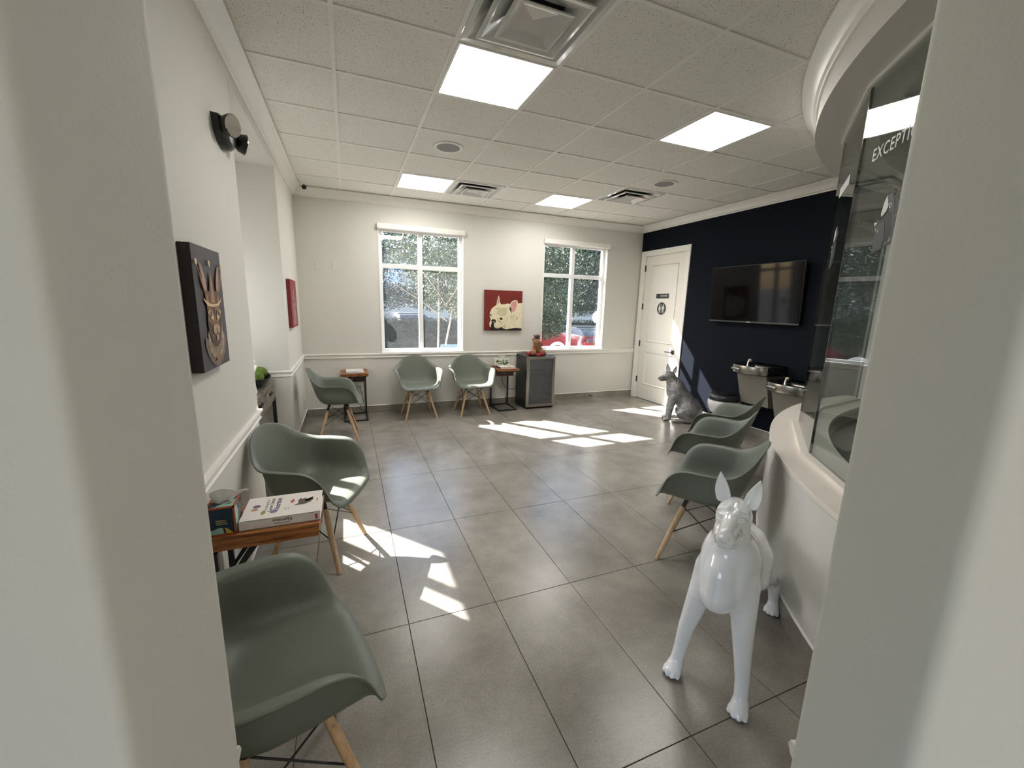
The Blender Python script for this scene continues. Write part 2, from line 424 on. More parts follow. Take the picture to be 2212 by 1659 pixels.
# ---- ceiling: tee grid, single tiles
ZT = CZ+0.006
mb = MB()
mb.box(-2.6, 5.1, -3.4, 2.05, 3.0, 3.1).box(nx-0.15, 5.1, 2.05, YB+0.2, 3.0, 3.1)
tw = 0.012
xs = [GX0+i*GRID for i in range(1, 9)]; ys = [GY0+j*GRID for j in range(-5, 6)]
for x in xs: mb.box(x-tw, x+tw, -0.9, YB, CZ, CZ+0.03)
for y in ys: mb.box(XL, XR, y-tw, y+tw, CZ+0.0004, CZ+0.03)
ceiling = struct('ceiling', mb, M_TEE)
LIGHTS = [(2, 0), (5, 0), (2, 4), (5, 4)]; VENTS = [(2, -1), (3, 4), (6, 3)]; SPEAKERS = [(2, 2), (6, 2)]
for i in range(0, 9):
    for j in range(-5, 6):
        if (i, j) in LIGHTS or (i, j) in VENTS: continue
        x0 = max(GX0+i*GRID+0.004, XL+0.002); x1 = min(GX0+(i+1)*GRID-0.004, XR-0.002)
        y0 = GY0+j*GRID+0.004; y1 = min(GY0+(j+1)*GRID-0.004, YB-0.002)
        MB().box(x0, x1, y0, y1, ZT+random.uniform(0, 0.0015), ZT+0.015).build('ceiling_tile', M_CTILE, ceiling)
MB().box(-2.5, XL-0.01, -3.2, 2.0, 2.9, 2.94).box(XL, 5.0, -3.2, -0.75, 2.9, 2.94).build('hall_ceiling', M_TEE, ceiling)

# ---- crown moulding
CROWN = [(0, CZ-0.10), (0.012, CZ-0.10), (0.016, CZ-0.088), (0.03, CZ-0.080), (0.042, CZ-0.058), (0.062, CZ-0.036), (0.082, CZ-0.024), (0.09, CZ-0.018), (0.1, CZ-0.012), (0.1, CZ), (0, CZ)]
def run(p0, p1, n0, prof):
    """straight length of moulding from p0 to p1 (xy), profile offset along n0, mitred by m0, m1"""
    return [(p0, n0[0]), (p1, n0[1])]
def wall_run(mb, pts, prof):
    """moulding along an open polyline of wall points; the room lies on the left of the way"""
    pts = [Vector(p) for p in pts]; fr = []
    nrm = [Vector((-(b-a).y, (b-a).x)).normalized() for a, b in zip(pts, pts[1:])]
    for i, p in enumerate(pts):
        if i == 0: n = nrm[0]
        elif i == len(pts)-1: n = nrm[-1]
        else:
            n = (nrm[i-1]+nrm[i]); n = n/(n.dot(nrm[i]))
        fr.append((p, n))
    mb.sweep(fr, prof)
    return mb
pA = along(-(L2.x-XL)/WD.x)
struct('trim_1', wall_run(MB(), [(XR, 2.54), (XR, YB), (XL, YB), (XL, 0.80)], CROWN), M_TRIM, smooth=30)
struct('trim_2', MB().sweep(arc_frames(A0, A1, 48), CROWN), M_TRIM, smooth=30)
# ---- chair rail
RAIL = [(0, 0.792), (0.010, 0.794), (0.016, 0.802), (0.010, 0.810), (0.009, 0.828), (0.018, 0.834), (0.025, 0.846), (0.022, 0.856), (0, 0.858)]
struct('trim_3', wall_run(MB(), [(XR, YB), (XL, YB), (XL, ny1), (nx, ny1)], RAIL), M_TRIM, smooth=30)
struct('trim_4', wall_run(MB(), [(nx, ny0), (XL, ny0), (XL, pA[1]), along(-0.020)], RAIL), M_TRIM, smooth=30)
struct('trim_5', wall_run(MB(), [along(OPEN+0.020), along(OPEN+0.9)], RAIL), M_TRIM, smooth=30)
# ---- grey tile baseboards with a white caulk line
BASE = [(0, 0.0), (0.009, 0.0), (0.009, 0.106), (0, 0.106)]
CAULK = [(0, 0.106), (0.010, 0.106), (0.006, 0.1105), (0, 0.112)]
def base(name, way):
    b = struct(name, wall_run(MB(), way, BASE), M_TILE)
    wall_run(MB(), way, CAULK).build('caulk_line', M_TRIM, b)
base('baseboard_back', [(XR, 6.02), (XR, YB), (XL, YB)])
base('baseboard_left', [(XL, YB), (XL, ny1), (nx, ny1)])
base('baseboard_left_near', [(nx, ny0), (XL, ny0), (XL, pA[1]), along(-0.002)])
base('baseboard_right', [(XR, 2.56), (XR, 4.90)])
b = struct('baseboard_curved', MB().sweep(arc_frames(A0, A1, 48), BASE), M_TILE, smooth=30)
MB().sweep(arc_frames(A0, A1, 48), CAULK).build('caulk_line', M_TRIM, b, smooth=30)

# ---- windows in the back wall
M_WGLASS = glass_mat('dusty_window_glass', dust_sheen=0.011, dscale=40); M_WGLASS2 = glass_mat('window_glass', dust_sheen=0.003, dscale=40)
M_FRAME = mat('white_window_frame', srgb(236, 238, 238), 0.3)
def back_window(name, W, glass):
    x0, x1, z0, z1 = W; xm = (x0+x1)/2-0.02; zm = 2.064; Y = YB+0.10
    root = thing(name, None, None, (0, 0, 0), kind='structure')
    fw = 0.045; d = 0.032
    o = MB().box(x0, x0+fw, Y-d, Y+d, z0, z1).box(x1-fw, x1, Y-d, Y+d, z0, z1).box(x0+fw+0.0005, x1-fw-0.0005, Y-d, Y+d, z0, z0+fw).box(x0+fw+0.0005, x1-fw-0.0005, Y-d, Y+d, z1-fw, z1)
    o.build('window_frame', M_FRAME, root, bevel=0.003)
    MB().box(xm-0.03, xm+0.03, Y-d, Y+d, z0+fw, z1-fw).build('mullion', M_FRAME, root, bevel=0.003)
    MB().box(x0+fw, x1-fw, Y-d+0.002, Y+d-0.002, zm-0.03, zm+0.03).build('transom', M_FRAME, root, bevel=0.003)
    for a, b2 in ((x0+fw, xm-0.03), (xm+0.03, x1-fw)):
        for c, e in ((z0+fw, zm-0.03), (zm+0.03, z1-fw)):
            MB().box(a, b2, Y-0.003, Y+0.003, c, e).build('pane', glass, root)
    # slim casing edge and sill inside
    MB().box(x0-0.012, x0+0.003, YB-0.006, YB+0.09, z0, z1).box(x1-0.003, x1+0.012, YB-0.006, YB+0.09, z0, z1).build('casing', M_TRIM, root)
    MB().box(x0-0.02, x1+0.02, YB-0.02, YB+0.10, z0-0.012, z0+0.006).build('window_sill', M_TRIM, root, bevel=0.003)
    MB().box(x0-0.02, x1+0.02, YB-0.055, YB, 2.535, 2.602).build('shade_cassette', M_TRIM, root, bevel=0.006)
    return root
back_window('window_1', W1, M_WGLASS); back_window('window_2', W2, M_WGLASS2)
w3 = thing('window_3', None, None, kind='structure')
X = nx-0.08
MB().box(X-0.03, X+0.03, W3[0], W3[0]+0.04, W3[2], W3[3]).box(X-0.03, X+0.03, W3[1]-0.04, W3[1], W3[2], W3[3]).box(X-0.03, X+0.03, W3[0]+0.0405, W3[1]-0.0405, W3[2], W3[2]+0.04).box(X-0.03, X+0.03, W3[0]+0.0405, W3[1]-0.0405, W3[3]-0.04, W3[3]).build('window_frame', M_FRAME, w3)
MB().box(X-0.03, X+0.03, 3.97, 4.03, W3[2]+0.04, W3[3]-0.04).build('mullion', M_FRAME, w3)
MB().box(X-0.003, X+0.003, W3[0]+0.04, W3[1]-0.04, W3[2]+0.04, W3[3]-0.04).build('pane', glass_mat('niche_glass'), w3)

# ---- restroom door in the dark wall
door = thing('door_1', None, None, kind='structure')
M_DOOR = mat('door_paint', srgb(226, 223, 214), 0.4)
XD = XR+0.012
def rect_ring(mb, X, y0, y1, z0, z1, w, d0, d1):
    """raised moulding frame lying on the plane x = X, facing -x"""
    prof = [(0, d0), (w*0.3, d1), (w*0.6, d1*0.6), (w, d0)]
    def corner(k, o): return ((y0+o, z0+o), (y1-o, z0+o), (y1-o, z1-o), (y0+o, z1-o))[k]
    vs = []; fs = []
    for k in range(4):
        for o, dd in prof: vs.append((X-dd, corner(k, o)[0], corner(k, o)[1]))
    n = len(prof)
    for k in range(4):
        for j in range(n-1): fs.append((k*n+j, k*n+j+1, ((k+1) % 4)*n+j+1, ((k+1) % 4)*n+j))
    mb.add(vs, fs)
slab = MB()
Y0, Y1 = 4.982, 5.897
# stiles and rails stand proud of the two sunk panels
pu = (5.13, 5.745, 1.01, 2.285); pl = (5.13, 5.745, 0.262, 0.848)
slab.box(XD, XD+0.04, Y0, pu[0], 0.006, 2.435).box(XD, XD+0.04, pu[1], Y1, 0.006, 2.435)
slab.box(XD, XD+0.04, pu[0], pu[1], 0.006, pl[2]).box(XD, XD+0.04, pu[0], pu[1], pl[3], pu[2]).box(XD, XD+0.04, pu[0], pu[1], pu[3], 2.435)
slab.build('door_slab', M_DOOR, door)
for q in (pu, pl):
    p = MB().box(XD+0.012, XD+0.03, q[0], q[1], q[2], q[3])
    p.build('door_panel', M_DOOR, door)
    r = MB(); rect_ring(r, XD+0.012, q[0], q[1], q[2], q[3], 0.035, 0.0, 0.016); r.build('panel_moulding', M_DOOR, door, smooth=30)
cas = MB()
cas.box(XR-0.018, XR+0.002, 4.902, 4.980, 0, 2.44).box(XR-0.018, XR+0.002, 5.90, 6.008, 0, 2.44).box(XR-0.018, XR+0.002, 4.902, 6.008, 2.44, 2.53)
cas.build('door_casing', M_TRIM, door, bevel=0.005)
MB().box(XR-0.002, XR+0.15, 4.965, 4.979, 0, 2.447).box(XR-0.002, XR+0.15, 5.899, 5.912, 0, 2.447).box(XR-0.002, XR+0.15, 4.965, 5.912, 2.437, 2.447).build('door_jamb', M_TRIM, door)
for z in (2.246, 1.61, 0.971, 0.336):
    MB().box(XR-0.006, XR+0.014, 5.893, 5.905, z-0.05, z+0.05).cyl((XR-0.006, 5.899, z-0.052), (XR-0.006, 5.899, z+0.052), 0.007, n=8).build('hinge', M_BLACK, door)
h = MB().box(XD-0.012, XD, 5.06, 5.125, 0.865, 0.93).cyl((XD, 5.092, 0.897), (XD-0.055, 5.092, 0.897), 0.011, n=10).box(XD-0.062, XD-0.046, 5.082, 5.215, 0.888, 0.906)
h.build('door_handle', M_BLACK, door, bevel=0.002)
# ---- reception glazing on the sill
M_RGLASS = glass_mat('reception_glass', (0.88, 0.91, 0.90, 1), ior=1.52)
M_EDGE = mat('dark_glass_edge', (0.01, 0.016, 0.014, 1), 0.2)
M_VINYL = mat('white_vinyl', srgb(205, 207, 204), 0.6)
GR = 3.24; GA = [92.3, 106.3, 120.3, 134.3, 148.3, 162.3]
curb_pts = [arc_pt(a, GR+0.028) for a in GA]
mb = MB()
for (a, b2) in zip(GA, GA[1:]):
    p = [arc_pt(a, GR+0.045), arc_pt(b2, GR+0.045), arc_pt(b2, GR-0.03), arc_pt(a, GR-0.03)]
    mb.prism(p, lambda u, v, h: (u, v, SILL_Z+h*0.02))
struct('trim_9', mb, M_SILL)
mb = MB()
for (a, b2) in zip(GA, GA[1:]):
    p = [arc_pt(a, GR+0.02), arc_pt(b2, GR+0.02), arc_pt(b2, GR-0.02), arc_pt(a, GR-0.02)]
    mb.prism(p, lambda u, v, h: (u, v, SOFFIT_Z-h*0.02))
struct('trim_10', mb, M_TRIM)
Z0, Z1 = SILL_Z+0.02, SOFFIT_Z-0.02
glazing = []
for n, (a, b2) in enumerate(zip(GA, GA[1:])):
    root = thing('window_%d' % (4+n), None, None, kind='structure')
    p0, p1 = Vector(arc_pt(a, GR)), Vector(arc_pt(b2, GR))
    d = (p1-p0).normalized(); nn = Vector((d.y, -d.x))
    if nn.dot(Vector((-1, 0.5))) < 0: nn = -nn
    p0 += d*0.004; p1 -= d*0.004
    q = [p0+nn*0.006, p1+nn*0.006, p1-nn*0.006, p0-nn*0.006]
    MB().prism([(v.x, v.y) for v in q], lambda u, v, h: (u, v, Z0+h*(Z1-Z0))).build('pane', M_RGLASS, root)
    e = [p0+nn*0.0062, p0+d*0.0045+nn*0.0062, p0+d*0.0045-nn*0.0062, p0-nn*0.0062]
    MB().prism([(v.x, v.y) for v in e], lambda u, v, h: (u, v, Z0+h*(Z1-Z0))).build('glass_edge', M_EDGE, root)
    glazing.append((root, p0, p1, d, nn))
# lettering and emblem on the reception glazing
M_EGREY = mat('emblem_grey', srgb(58, 58, 60), 0.5); M_EDARK = mat('emblem_dark', srgb(22, 24, 24), 0.5)
EMBLEM = [('e', M_VINYL, [(-0.043, 0.123), (-0.018, 0.076), (-0.028, 0.054), (-0.061, 0.035), (-0.07, 0.049), (-0.059, 0.094)]),
 ('e', M_EGREY, [(-0.043, 0.123), (-0.001, 0.123), (0.021, 0.09), (0.035, 0.03), (-0.009, 0.05), (-0.018, 0.076)]),
 ('e', M_EDARK, [(-0.001, 0.123), (0.067, 0.076), (0.048, 0.025), (0.025, 0.07)]),
 ('e', M_EDARK, [(-0.009, 0.049), (0.02, 0.026), (0.038, -0.06), (-0.01, -0.083), (-0.027, 0.003), (-0.054, 0.029), (-0.029, 0.045)]),
 ('e', M_EGREY, [(0.021, 0.028), (0.053, 0.019), (0.057, -0.009), (0.06, -0.073), (0.046, -0.084)]),
 ('e', M_VINYL, [(-0.116, 0.022), (-0.086, 0.016), (-0.107, 0.002)]),
 ('e', M_EDARK, [(-0.115, 0.041), (-0.077, 0.022), (-0.042, 0.028), (-0.032, -0.004), (-0.085, 0.012)]),
 ('e', M_EGREY, [(-0.083, 0.008), (-0.029, 0.012), (-0.008, -0.062), (-0.022, -0.108), (-0.097, -0.113), (-0.095, -0.049), (-0.096, -0.009)]),
 ('e', M_EDARK, [(-0.084, -0.031), (-0.061, -0.039), (-0.043, -0.105), (-0.074, -0.111)]),
 ('e', M_EDARK, [(-0.106, -0.115), (0.061, -0.081), (0.068, -0.092), (-0.093, -0.122)])]
def circ(cx, cy, r, n=14, rx=None): return [(cx+(rx or r)*math.cos(2*PI*i/n), cy+r*math.sin(2*PI*i/n)) for i in range(n)]
for n, (root, p0, p1, d, nn) in enumerate(glazing[:4]):
    word = {0: 'COMPASSIONATE', 3: 'EXCEPTIONAL'}.get(n)
    c = p0+d*0.391
    on = lambda s, z, h: (c.x+d.x*s+nn.x*(0.0066+h), c.y+d.y*s+nn.y*(0.0066+h), z)
    if word:
        t = text_mesh(word, 0.080, M_VINYL, extrude=0.0004, bold=0.0004, space=1.12)
        wx = [v.co.x for v in t.data.vertices]; k = 0.50/(max(wx)-min(wx))
        for v in t.data.vertices: v.co.x *= k
        t.parent = root; basis(t, on(0, 2.317, 0.0004), (d.x, d.y, 0), (0, 0, 1))
    else:
        mb = MB()
        for k in range(9): mb.prism([(-0.17+k*0.039, 2.289), (-0.145+k*0.039, 2.289), (-0.145+k*0.039, 2.345), (-0.17+k*0.039, 2.345)], lambda u, v, h: on(u, v, h*0.0006))
        mb.build('vinyl_band', M_VINYL, root)
    for m in (M_EDARK, M_EGREY, M_VINYL):
        mb = MB(); lv = {M_EDARK.name: 0.0, M_EGREY.name: 0.0008, M_VINYL.name: 0.0016}[m.name]
        for _, mm, poly in EMBLEM:
            if mm is m: mb.prism([(u, v+1.97) for u, v in poly], lambda u, v, h: on(u, v, lv+h*0.0006))
        if m is M_VINYL:
            for (ex, ez, er) in ((-0.004, 2.042, 0.011), (-0.094, 1.956, 0.006), (-0.073, 1.946, 0.006)):
                a = circ(ex, ez, er, 12, er*0.8); b2 = circ(ex, ez, er*0.6, 12, er*0.45)
                for i in range(12):
                    j = (i+1) % 12; mb.prism([a[i], a[j], b2[j], b2[i]], lambda u, v, h: on(u, v, lv+h*0.0006))
        mb.build('emblem_layer', m, root)

# ================================================================ CEILING FIXTURES
def cell(i, j): return (GX0+(i+0.5)*GRID, GY0+(j+0.5)*GRID)
M_LED = emit_mat('lit_diffuser', (1.0, 0.965, 0.915, 1), LIGHT_PANEL)
light_labels = {(2, 0): 'large bright square ceiling panel light nearest the camera, beside the near air vent', (5, 0): 'bright square ceiling panel light at right, towards the reception glass',
                (2, 4): 'bright square ceiling panel light at the far left, beside an air vent', (5, 4): 'bright square ceiling panel light at the far right, above the right window'}
for k, c in light_labels.items():
    x, y = cell(*k)
    r = thing('ceiling_light', c, 'ceiling light', (x, y, CZ-0.004), group='square ceiling panel lights')
    s, w = 0.2905, 0.013
    MB().box(-s, s, -s, -s+w, 0, 0.03).box(-s, s, s-w, s, 0, 0.03).box(-s, -s+w, -s+w, s-w, 0, 0.03).box(s-w, s, -s+w, s-w, 0, 0.03).build('frame', M_TRIM, r)
    MB().box(-s+w, s-w, -s+w, s-w, 0.004, 0.012).build('diffuser', M_LED, r)
# panel lights added in the unseen hall to brighten the doorway walls
for (x, y, lab, s) in ((0.2, -1.9, 'added fill panel light, out of view at the back of the entrance hall', 0.29), (1.7, -2.3, 'added fill panel light, out of view at the right of the entrance hall', 0.29)):
    r = thing('ceiling_light', lab, 'ceiling light', (x, y, 2.893), group='square ceiling panel lights')
    fr_ = MB(); vs_ = [(a*q, b*q, z) for q, z in ((s, 0.006), (s, 0.0), (s-w, 0.0), (s-w, 0.006)) for a, b in ((-1, -1), (1, -1), (1, 1), (-1, 1))]
    fr_.add(vs_, [(i*4+j, i*4+(j+1) % 4, ((i+1) % 4)*4+(j+1) % 4, ((i+1) % 4)*4+j) for i in range(4) for j in range(4)]).build('frame', M_TRIM, r)
    MB().box(-s+w, s-w, -s+w, s-w, 0.001, 0.006).build('diffuser', M_LED, r)
# air vents: stepped square cones of glossy plastic
M_VENT = mat('glossy_vent_plastic', srgb(196, 197, 194), 0.12, coat=0.8)
M_DUCT = mat('dark_duct', (0.004, 0.004, 0.004, 1), 0.9)
def ring_pyr(mb, levels):
    """square rings (half size, z) joined in turn"""
    vs = []; fs = []
    for s, z in levels: vs += [(-s, -s, z), (s, -s, z), (s, s, z), (-s, s, z)]
    for i in range(len(levels)-1):
        for j in range(4): fs.append((i*4+j, i*4+(j+1) % 4, (i+1)*4+(j+1) % 4, (i+1)*4+j))
    return mb.add(vs, fs)
vent_labels = {(2, -1): 'glossy stepped square air vent overhead at the top edge of the picture', (3, 4): 'small-looking far air vent beside the far left ceiling light', (6, 3): 'far air vent right of the far right ceiling light'}
for k, c in vent_labels.items():
    x, y = cell(*k)
    r = thing('air_vent', c, 'air vent', (x, y, CZ), group='square ceiling air vents')
    MB().box(-0.285, 0.285, -0.285, 0.285, 0.056, 0.06).build('duct', M_DUCT, r)
    f = ring_pyr(MB(), [(0.292, 0.0), (0.292, -0.004), (0.262, -0.006), (0.190, 0.035), (0.190, 0.05), (0.20, 0.05), (0.27, 0.008), (0.285, 0.008), (0.285, 0.0)])
    f.build('outer_frame', M_VENT, r, bevel=0.003)
    f = ring_pyr(MB(), [(0.225, -0.016), (0.222, -0.021), (0.205, -0.024), (0.115, 0.012), (0.115, 0.025), (0.125, 0.025), (0.21, -0.012), (0.225, -0.016)])
    f.build('middle_ring', M_VENT, r, bevel=0.002)
    f = ring_pyr(MB(), [(0.001, -0.004), (0.09, -0.012), (0.135, -0.036), (0.15, -0.038), (0.152, -0.032), (0.135, -0.022), (0.08, 0.0), (0.001, 0.004)])
    f.build('centre_cone', M_VENT, r, bevel=0.002)
M_GRILLE = mat('grey_speaker_grille', srgb(140, 141, 141), 0.7)
for (i, j), lab in (((2, 2), 'round grey ceiling speaker between the two left panel lights'), ((6, 2), 'round grey ceiling speaker at the right, near the far right vent')):
    x, y = cell(i, j)
    r = thing('ceiling_speaker', lab, 'speaker', (x, y, CZ+0.004), group='round ceiling speakers')
    MB().lathe([(0.105, 0.002), (0.105, -0.006), (0.125, -0.008), (0.132, -0.003), (0.132, 0.002)], 40).build('rim', M_TRIM, r, smooth=40)
    MB().lathe([(0.106, -0.002), (0.106, -0.005), (0.05, -0.007), (0.002, -0.0075)], 40).build('grille', M_GRILLE, r, smooth=40)

# ================================================================ SHELL CHAIRS
RIM = [(0, -.266, .408), (.13, -.264, .410), (.212, -.254, .418), (.268, -.222, .472), (.300, -.175, .590), (.320, -.10, .652), (.328, .03, .664), (.308, .150, .670), (.230, .230, .726), (.132, .281, .802), (0, .302, .830)]
UPR = [(0, -.263, .428), (.128, -.260, .430), (.206, -.246, .437), (.254, -.212, .484), (.279, -.163, .588), (.286, -.09, .645), (.284, .03, .656), (.268, .140, .661), (.208, .218, .700), (.125, .266, .760), (0, .286, .785)]
WAL = [(0, -.246, .438), (.12, -.243, .440), (.192, -.226, .446), (.238, -.190, .482), (.262, -.14, .560), (.268, -.05, .588), (.267, .06, .592), (.243, .150, .605), (.185, .207, .635), (.113, .240, .658), (0, .252, .668)]
BEN = [(0, -.21, .443), (.105, -.205, .443), (.175, -.19, .445), (.215, -.15, .458), (.238, -.10, .476), (.248, -.015, .486), (.246, .07, .49), (.218, .135, .496), (.16, .175, .505), (.10, .195, .510), (0, .205, .514)]
FLA = [(0, -.13, .434), (.07, -.128, .434), (.12, -.115, .434), (.15, -.09, .435), (.168, -.05, .437), (.175, 0, .438), (.17, .05, .438), (.145, .095, .438), (.105, .125, .439), (.06, .14, .439), (0, .147, .439)]
def catmull(P, t, closed=False):
    n = len(P); i = int(math.floor(t)); f = t-i
    g = (lambda k: P[k % n]) if closed else (lambda k: P[min(max(k, 0), n-1)])
    p0, p1, p2, p3 = (np.array(g(i+k), float) for k in (-1, 0, 1, 2))
    return 0.5*((2*p1)+(-p0+p2)*f+(2*p0-5*p1+4*p2-p3)*f*f+(-p0+3*p1-3*p2+p3)*f**3)
def shell_mesh():
    def full(K): return K + [(-x, y, z) for x, y, z in K[-2:0:-1]]
    rings = [full(K) for K in (FLA, BEN, WAL, UPR, RIM)]
    NA = 80; NR = 20
    cen = np.array((0, 0.0, .427))
    cols = []
    for a in range(NA):
        t = 20*a/NA
        cp = [cen]+[catmull(R, t, True) for R in rings]
        cols.append([catmull(cp, 5*r/NR) for r in range(1, NR+1)])
    vs = [tuple(cen)]; fs = []
    for c in cols: vs += [tuple(p) for p in c]
    ix = lambda a, r: 1+(a % NA)*NR+r
    for a in range(NA):
        fs.append((0, ix(a, 0), ix(a+1, 0)))
        for r in range(NR-1): fs.append((ix(a, r), ix(a, r+1), ix(a+1, r+1), ix(a+1, r)))
    me = bpy.data.meshes.new('shell'); me.from_pydata(vs, [], fs)
    bm = bmesh.new(); bm.from_mesh(me)
    # thicken: the underside is the shell pushed out along its normals
    bmesh.ops.recalc_face_normals(bm, faces=bm.faces)
    bm.normal_update()
    if bm.verts[:][0].normal.z < 0:
        for f in bm.faces: f.normal_flip()
        bm.normal_update()
    n0 = len(bm.verts); th = 0.0055
    low = [bm.verts.new(v.co - v.normal*th) for v in list(bm.verts)]
    bm.verts.ensure_lookup_table(); bm.verts.index_update()
    for f in list(bm.faces): bm.faces.new([low[v.index] for v in reversed(f.verts)])
    for a in range(NA):
        i, j = ix(a, NR-1), ix(a+1, NR-1)
        bm.faces.new((bm.verts[i], low[i], low[j], bm.verts[j]))
    bmesh.ops.recalc_face_normals(bm, faces=bm.faces)
    bm.to_mesh(me); bm.free()
    me.shade_smooth(); me.materials.append(M_SHELL)
    return me
def make_chair(label):
    r = thing('shell_chair', label, 'chair', group='sage green shell armchairs')
    o = bpy.data.objects.new('shell', shell_mesh()); COL.objects.link(o); o.parent = r
    tops, feet = {}, {}
    for sx in (-1, 1):
        for sy in (-1, 1):
            top = Vector((sx*0.112, sy*0.100, 0.365)); foot = Vector((sx*0.215, sy*0.208, 0.0))
            d = foot-top; tops[sx, sy] = top; feet[sx, sy] = foot
            a = top+d*0.03
            leg = MB().tube([a, top+d*0.25, top+d*0.6, foot+d*-0.02, foot], [0.0145, 0.0165, 0.0155, 0.0122, 0.0115], 12).build('leg', M_BEECH, r, smooth=50)
            for t in (0.12, 0.50):
                c = top+d*t; nrm = Vector((sx, sy*0.2, 0)).normalized()
                MB().cyl(c+nrm*0.0125, c+nrm*0.0155, 0.005, n=10).build('bolt', M_STEEL, leg)
            MB().tube([(sx*0.085, sy*0.075, 0.421), top+Vector((sx*-0.004, sy*-0.004, 0.012)), top+d*0.06], [0.011, 0.012, 0.0125], 8).build('leg_bracket', M_BLACK, r, smooth=50)
    def on(k, t): return tops[k].lerp(feet[k], t)
    ks = [(-1, -1), (1, -1), (1, 1), (-1, 1)]
    for i in range(4):
        a, b = ks[i], ks[(i+1) % 4]
        for p, q, off in ((a, b, 0.004), (b, a, -0.004)):
            u, v = on(p, 0.02), on(q, 0.50)
            nrm = (v-u).cross(Vector((0, 0, 1))).normalized()*off
            MB().cyl(u+nrm, v+nrm, 0.0036, n=6).build('wire_strut', M_BLACK, r)
    return r
def face_rot(fx, fy): return math.atan2(fx, -fy)
chair = make_chair('sage green shell chair nearest the camera, half hidden by the left doorway edge')
chair.location = (-0.243, 1.222, 0); chair.rotation_euler = (0, 0, face_rot(0.967, 0.256))
for lab, x, y, fx, fy in (
    ('sage green shell chair with sunlit seat between the book table and the niche', -0.227, 2.62, 0.93, -0.37),
    ('sage green shell chair in the far left corner, turned sideways to face right', -0.150, 4.99, 1.0, -0.02),
    ('sage green shell chair standing alone under the left window', 0.880, 5.690, 0.03, -1.0),
    ('sage green shell chair right beside the table with the tissue box, by the fridge', 1.641, 5.655, 0.02, -1.0),
    ('nearest of three sage green chairs along the curved wall, behind the white dog', 2.062, 1.783, -0.56, 0.83),
    ('middle of three sage green chairs in the row along the curved wall', 2.675, 2.339, -0.50, 0.866),
    ('farthest of three sage green chairs along the curved wall, by the drinking fountains', 3.289, 2.732, -0.42, 0.90)):
    placed_copy(chair, lab, (x, y, 0), face_rot(fx, fy))

# ================================================================ SIDE TABLES
def make_table(label, drawer=True, hw=0.172, y0=-0.21, th=0.034):
    r = thing('side_table', label, 'side table', group='wood and black metal side tables')
    # live edge slab: wavy front and back
    n = 14; poly = []
    for i in range(n+1): poly.append((-hw+2*hw*i/n, y0+0.006*math.sin(i*1.7)+0.004*math.sin(i*0.7)))
    for i in range(n+1): poly.append((hw-2*hw*i/n, 0.205+0.005*math.sin(i*1.3+1)))
    MB().prism(poly, lambda u, v, h: (u*(1-0.02*(1-h)), v*(1-0.03*(1-h)), 0.64-th+h*th)).build('tabletop', M_ACACIA if drawer else M_SLAB, r, bevel=0.004)
    w = 0.011; pw = min(0.14, hw-0.03); zt_ = 0.64-th
    fr = MB()
    for x in (-pw, pw): fr.box(x-w, x+w, -0.205, 0.205, 0, 0.022)
    for y in (-0.194, 0.194): fr.box(-pw+w, pw-w, y-w, y+w, 0, 0.022)
    fr.build('base_frame', M_BLACK, r, bevel=0.002)
    for x in (-pw, pw): MB().box(x-w, x+w, 0.183, 0.205, 0.022, zt_-0.016).build('post', M_BLACK, r, bevel=0.002)
    MB().box(-pw-0.011, pw+0.011, y0+0.03, 0.205, zt_-0.018 if drawer else zt_-0.008, zt_).build('top_frame', M_BLACK, r, bevel=0.002)
    if drawer:
        d = MB().box(-0.125, 0.125, -0.09, 0.175, 0.515, 0.587).build('drawer_box', mat('dark_red_wood', srgb(70, 38, 24), 0.5, var=0.2, vscale=20), r, bevel=0.003)
        MB().cyl((-0.03, -0.09, 0.562), (-0.03, -0.098, 0.562), 0.007, n=10).build('power_button', M_STEEL, d)
    else:
        for x in (-pw, pw):
            MB().add([(x-0.006, 0.19, 0.36), (x+0.006, 0.19, 0.36), (x+0.006, 0.205, 0.36), (x-0.006, 0.205, 0.36), (x-0.006, 0.04, zt_-0.006), (x+0.006, 0.04, zt_-0.006), (x+0.006, 0.07, zt_-0.006), (x-0.006, 0.07, zt_-0.006)], [(0, 1, 2, 3), (4, 5, 6, 7), (0, 1, 5, 4), (1, 2, 6, 5), (2, 3, 7, 6), (3, 0, 4, 7)]).build('brace', M_BLACK, r)
    return r
t0 = make_table('small wooden table against the left wall, holding the white nutrition book', False, 0.135, -0.195, 0.062)
t0.location = (-0.345, 1.912, 0); t0.rotation_euler = (0, 0, PI/2)
tb = make_table('small wooden table in the far left corner under the blank wall plates')
tb.location = (0.05, 5.815, 0)
placed_copy(tb, 'small wooden table between the back chair and the fridge', (2.192, 5.79, 0), 0)
TZ = 0.640

# power cords of the two back tables
def cord(label, pts, r=0.004):
    # smooth the way through the given points
    P = [tuple(catmull(pts, t*(len(pts)-1)/40)) for t in range(41)]
    MB().tube(P, r, 6).build('power_cord', M_BLACKP, None, smooth=60, label=label, cat='cord', group='black power cords')
cord('black power cord hanging below the far left corner table', [(0.02, 5.80, 0.515), (0.04, 5.86, 0.42), (0.10, 6.0, 0.40), (0.13, 6.015, 0.385), (0.125, 5.98, 0.36), (0.15, 5.90, 0.20), (0.10, 5.86, 0.12), (0.17, 5.93, 0.05), (0.2, 5.97, 0.006)])
cord('black power cord sagging from the right table to the fridge', [(2.17, 5.80, 0.515), (2.18, 5.82, 0.42), (2.26, 5.9, 0.30), (2.36, 5.96, 0.26), (2.44, 5.97, 0.25), (2.56, 6.0, 0.30)])

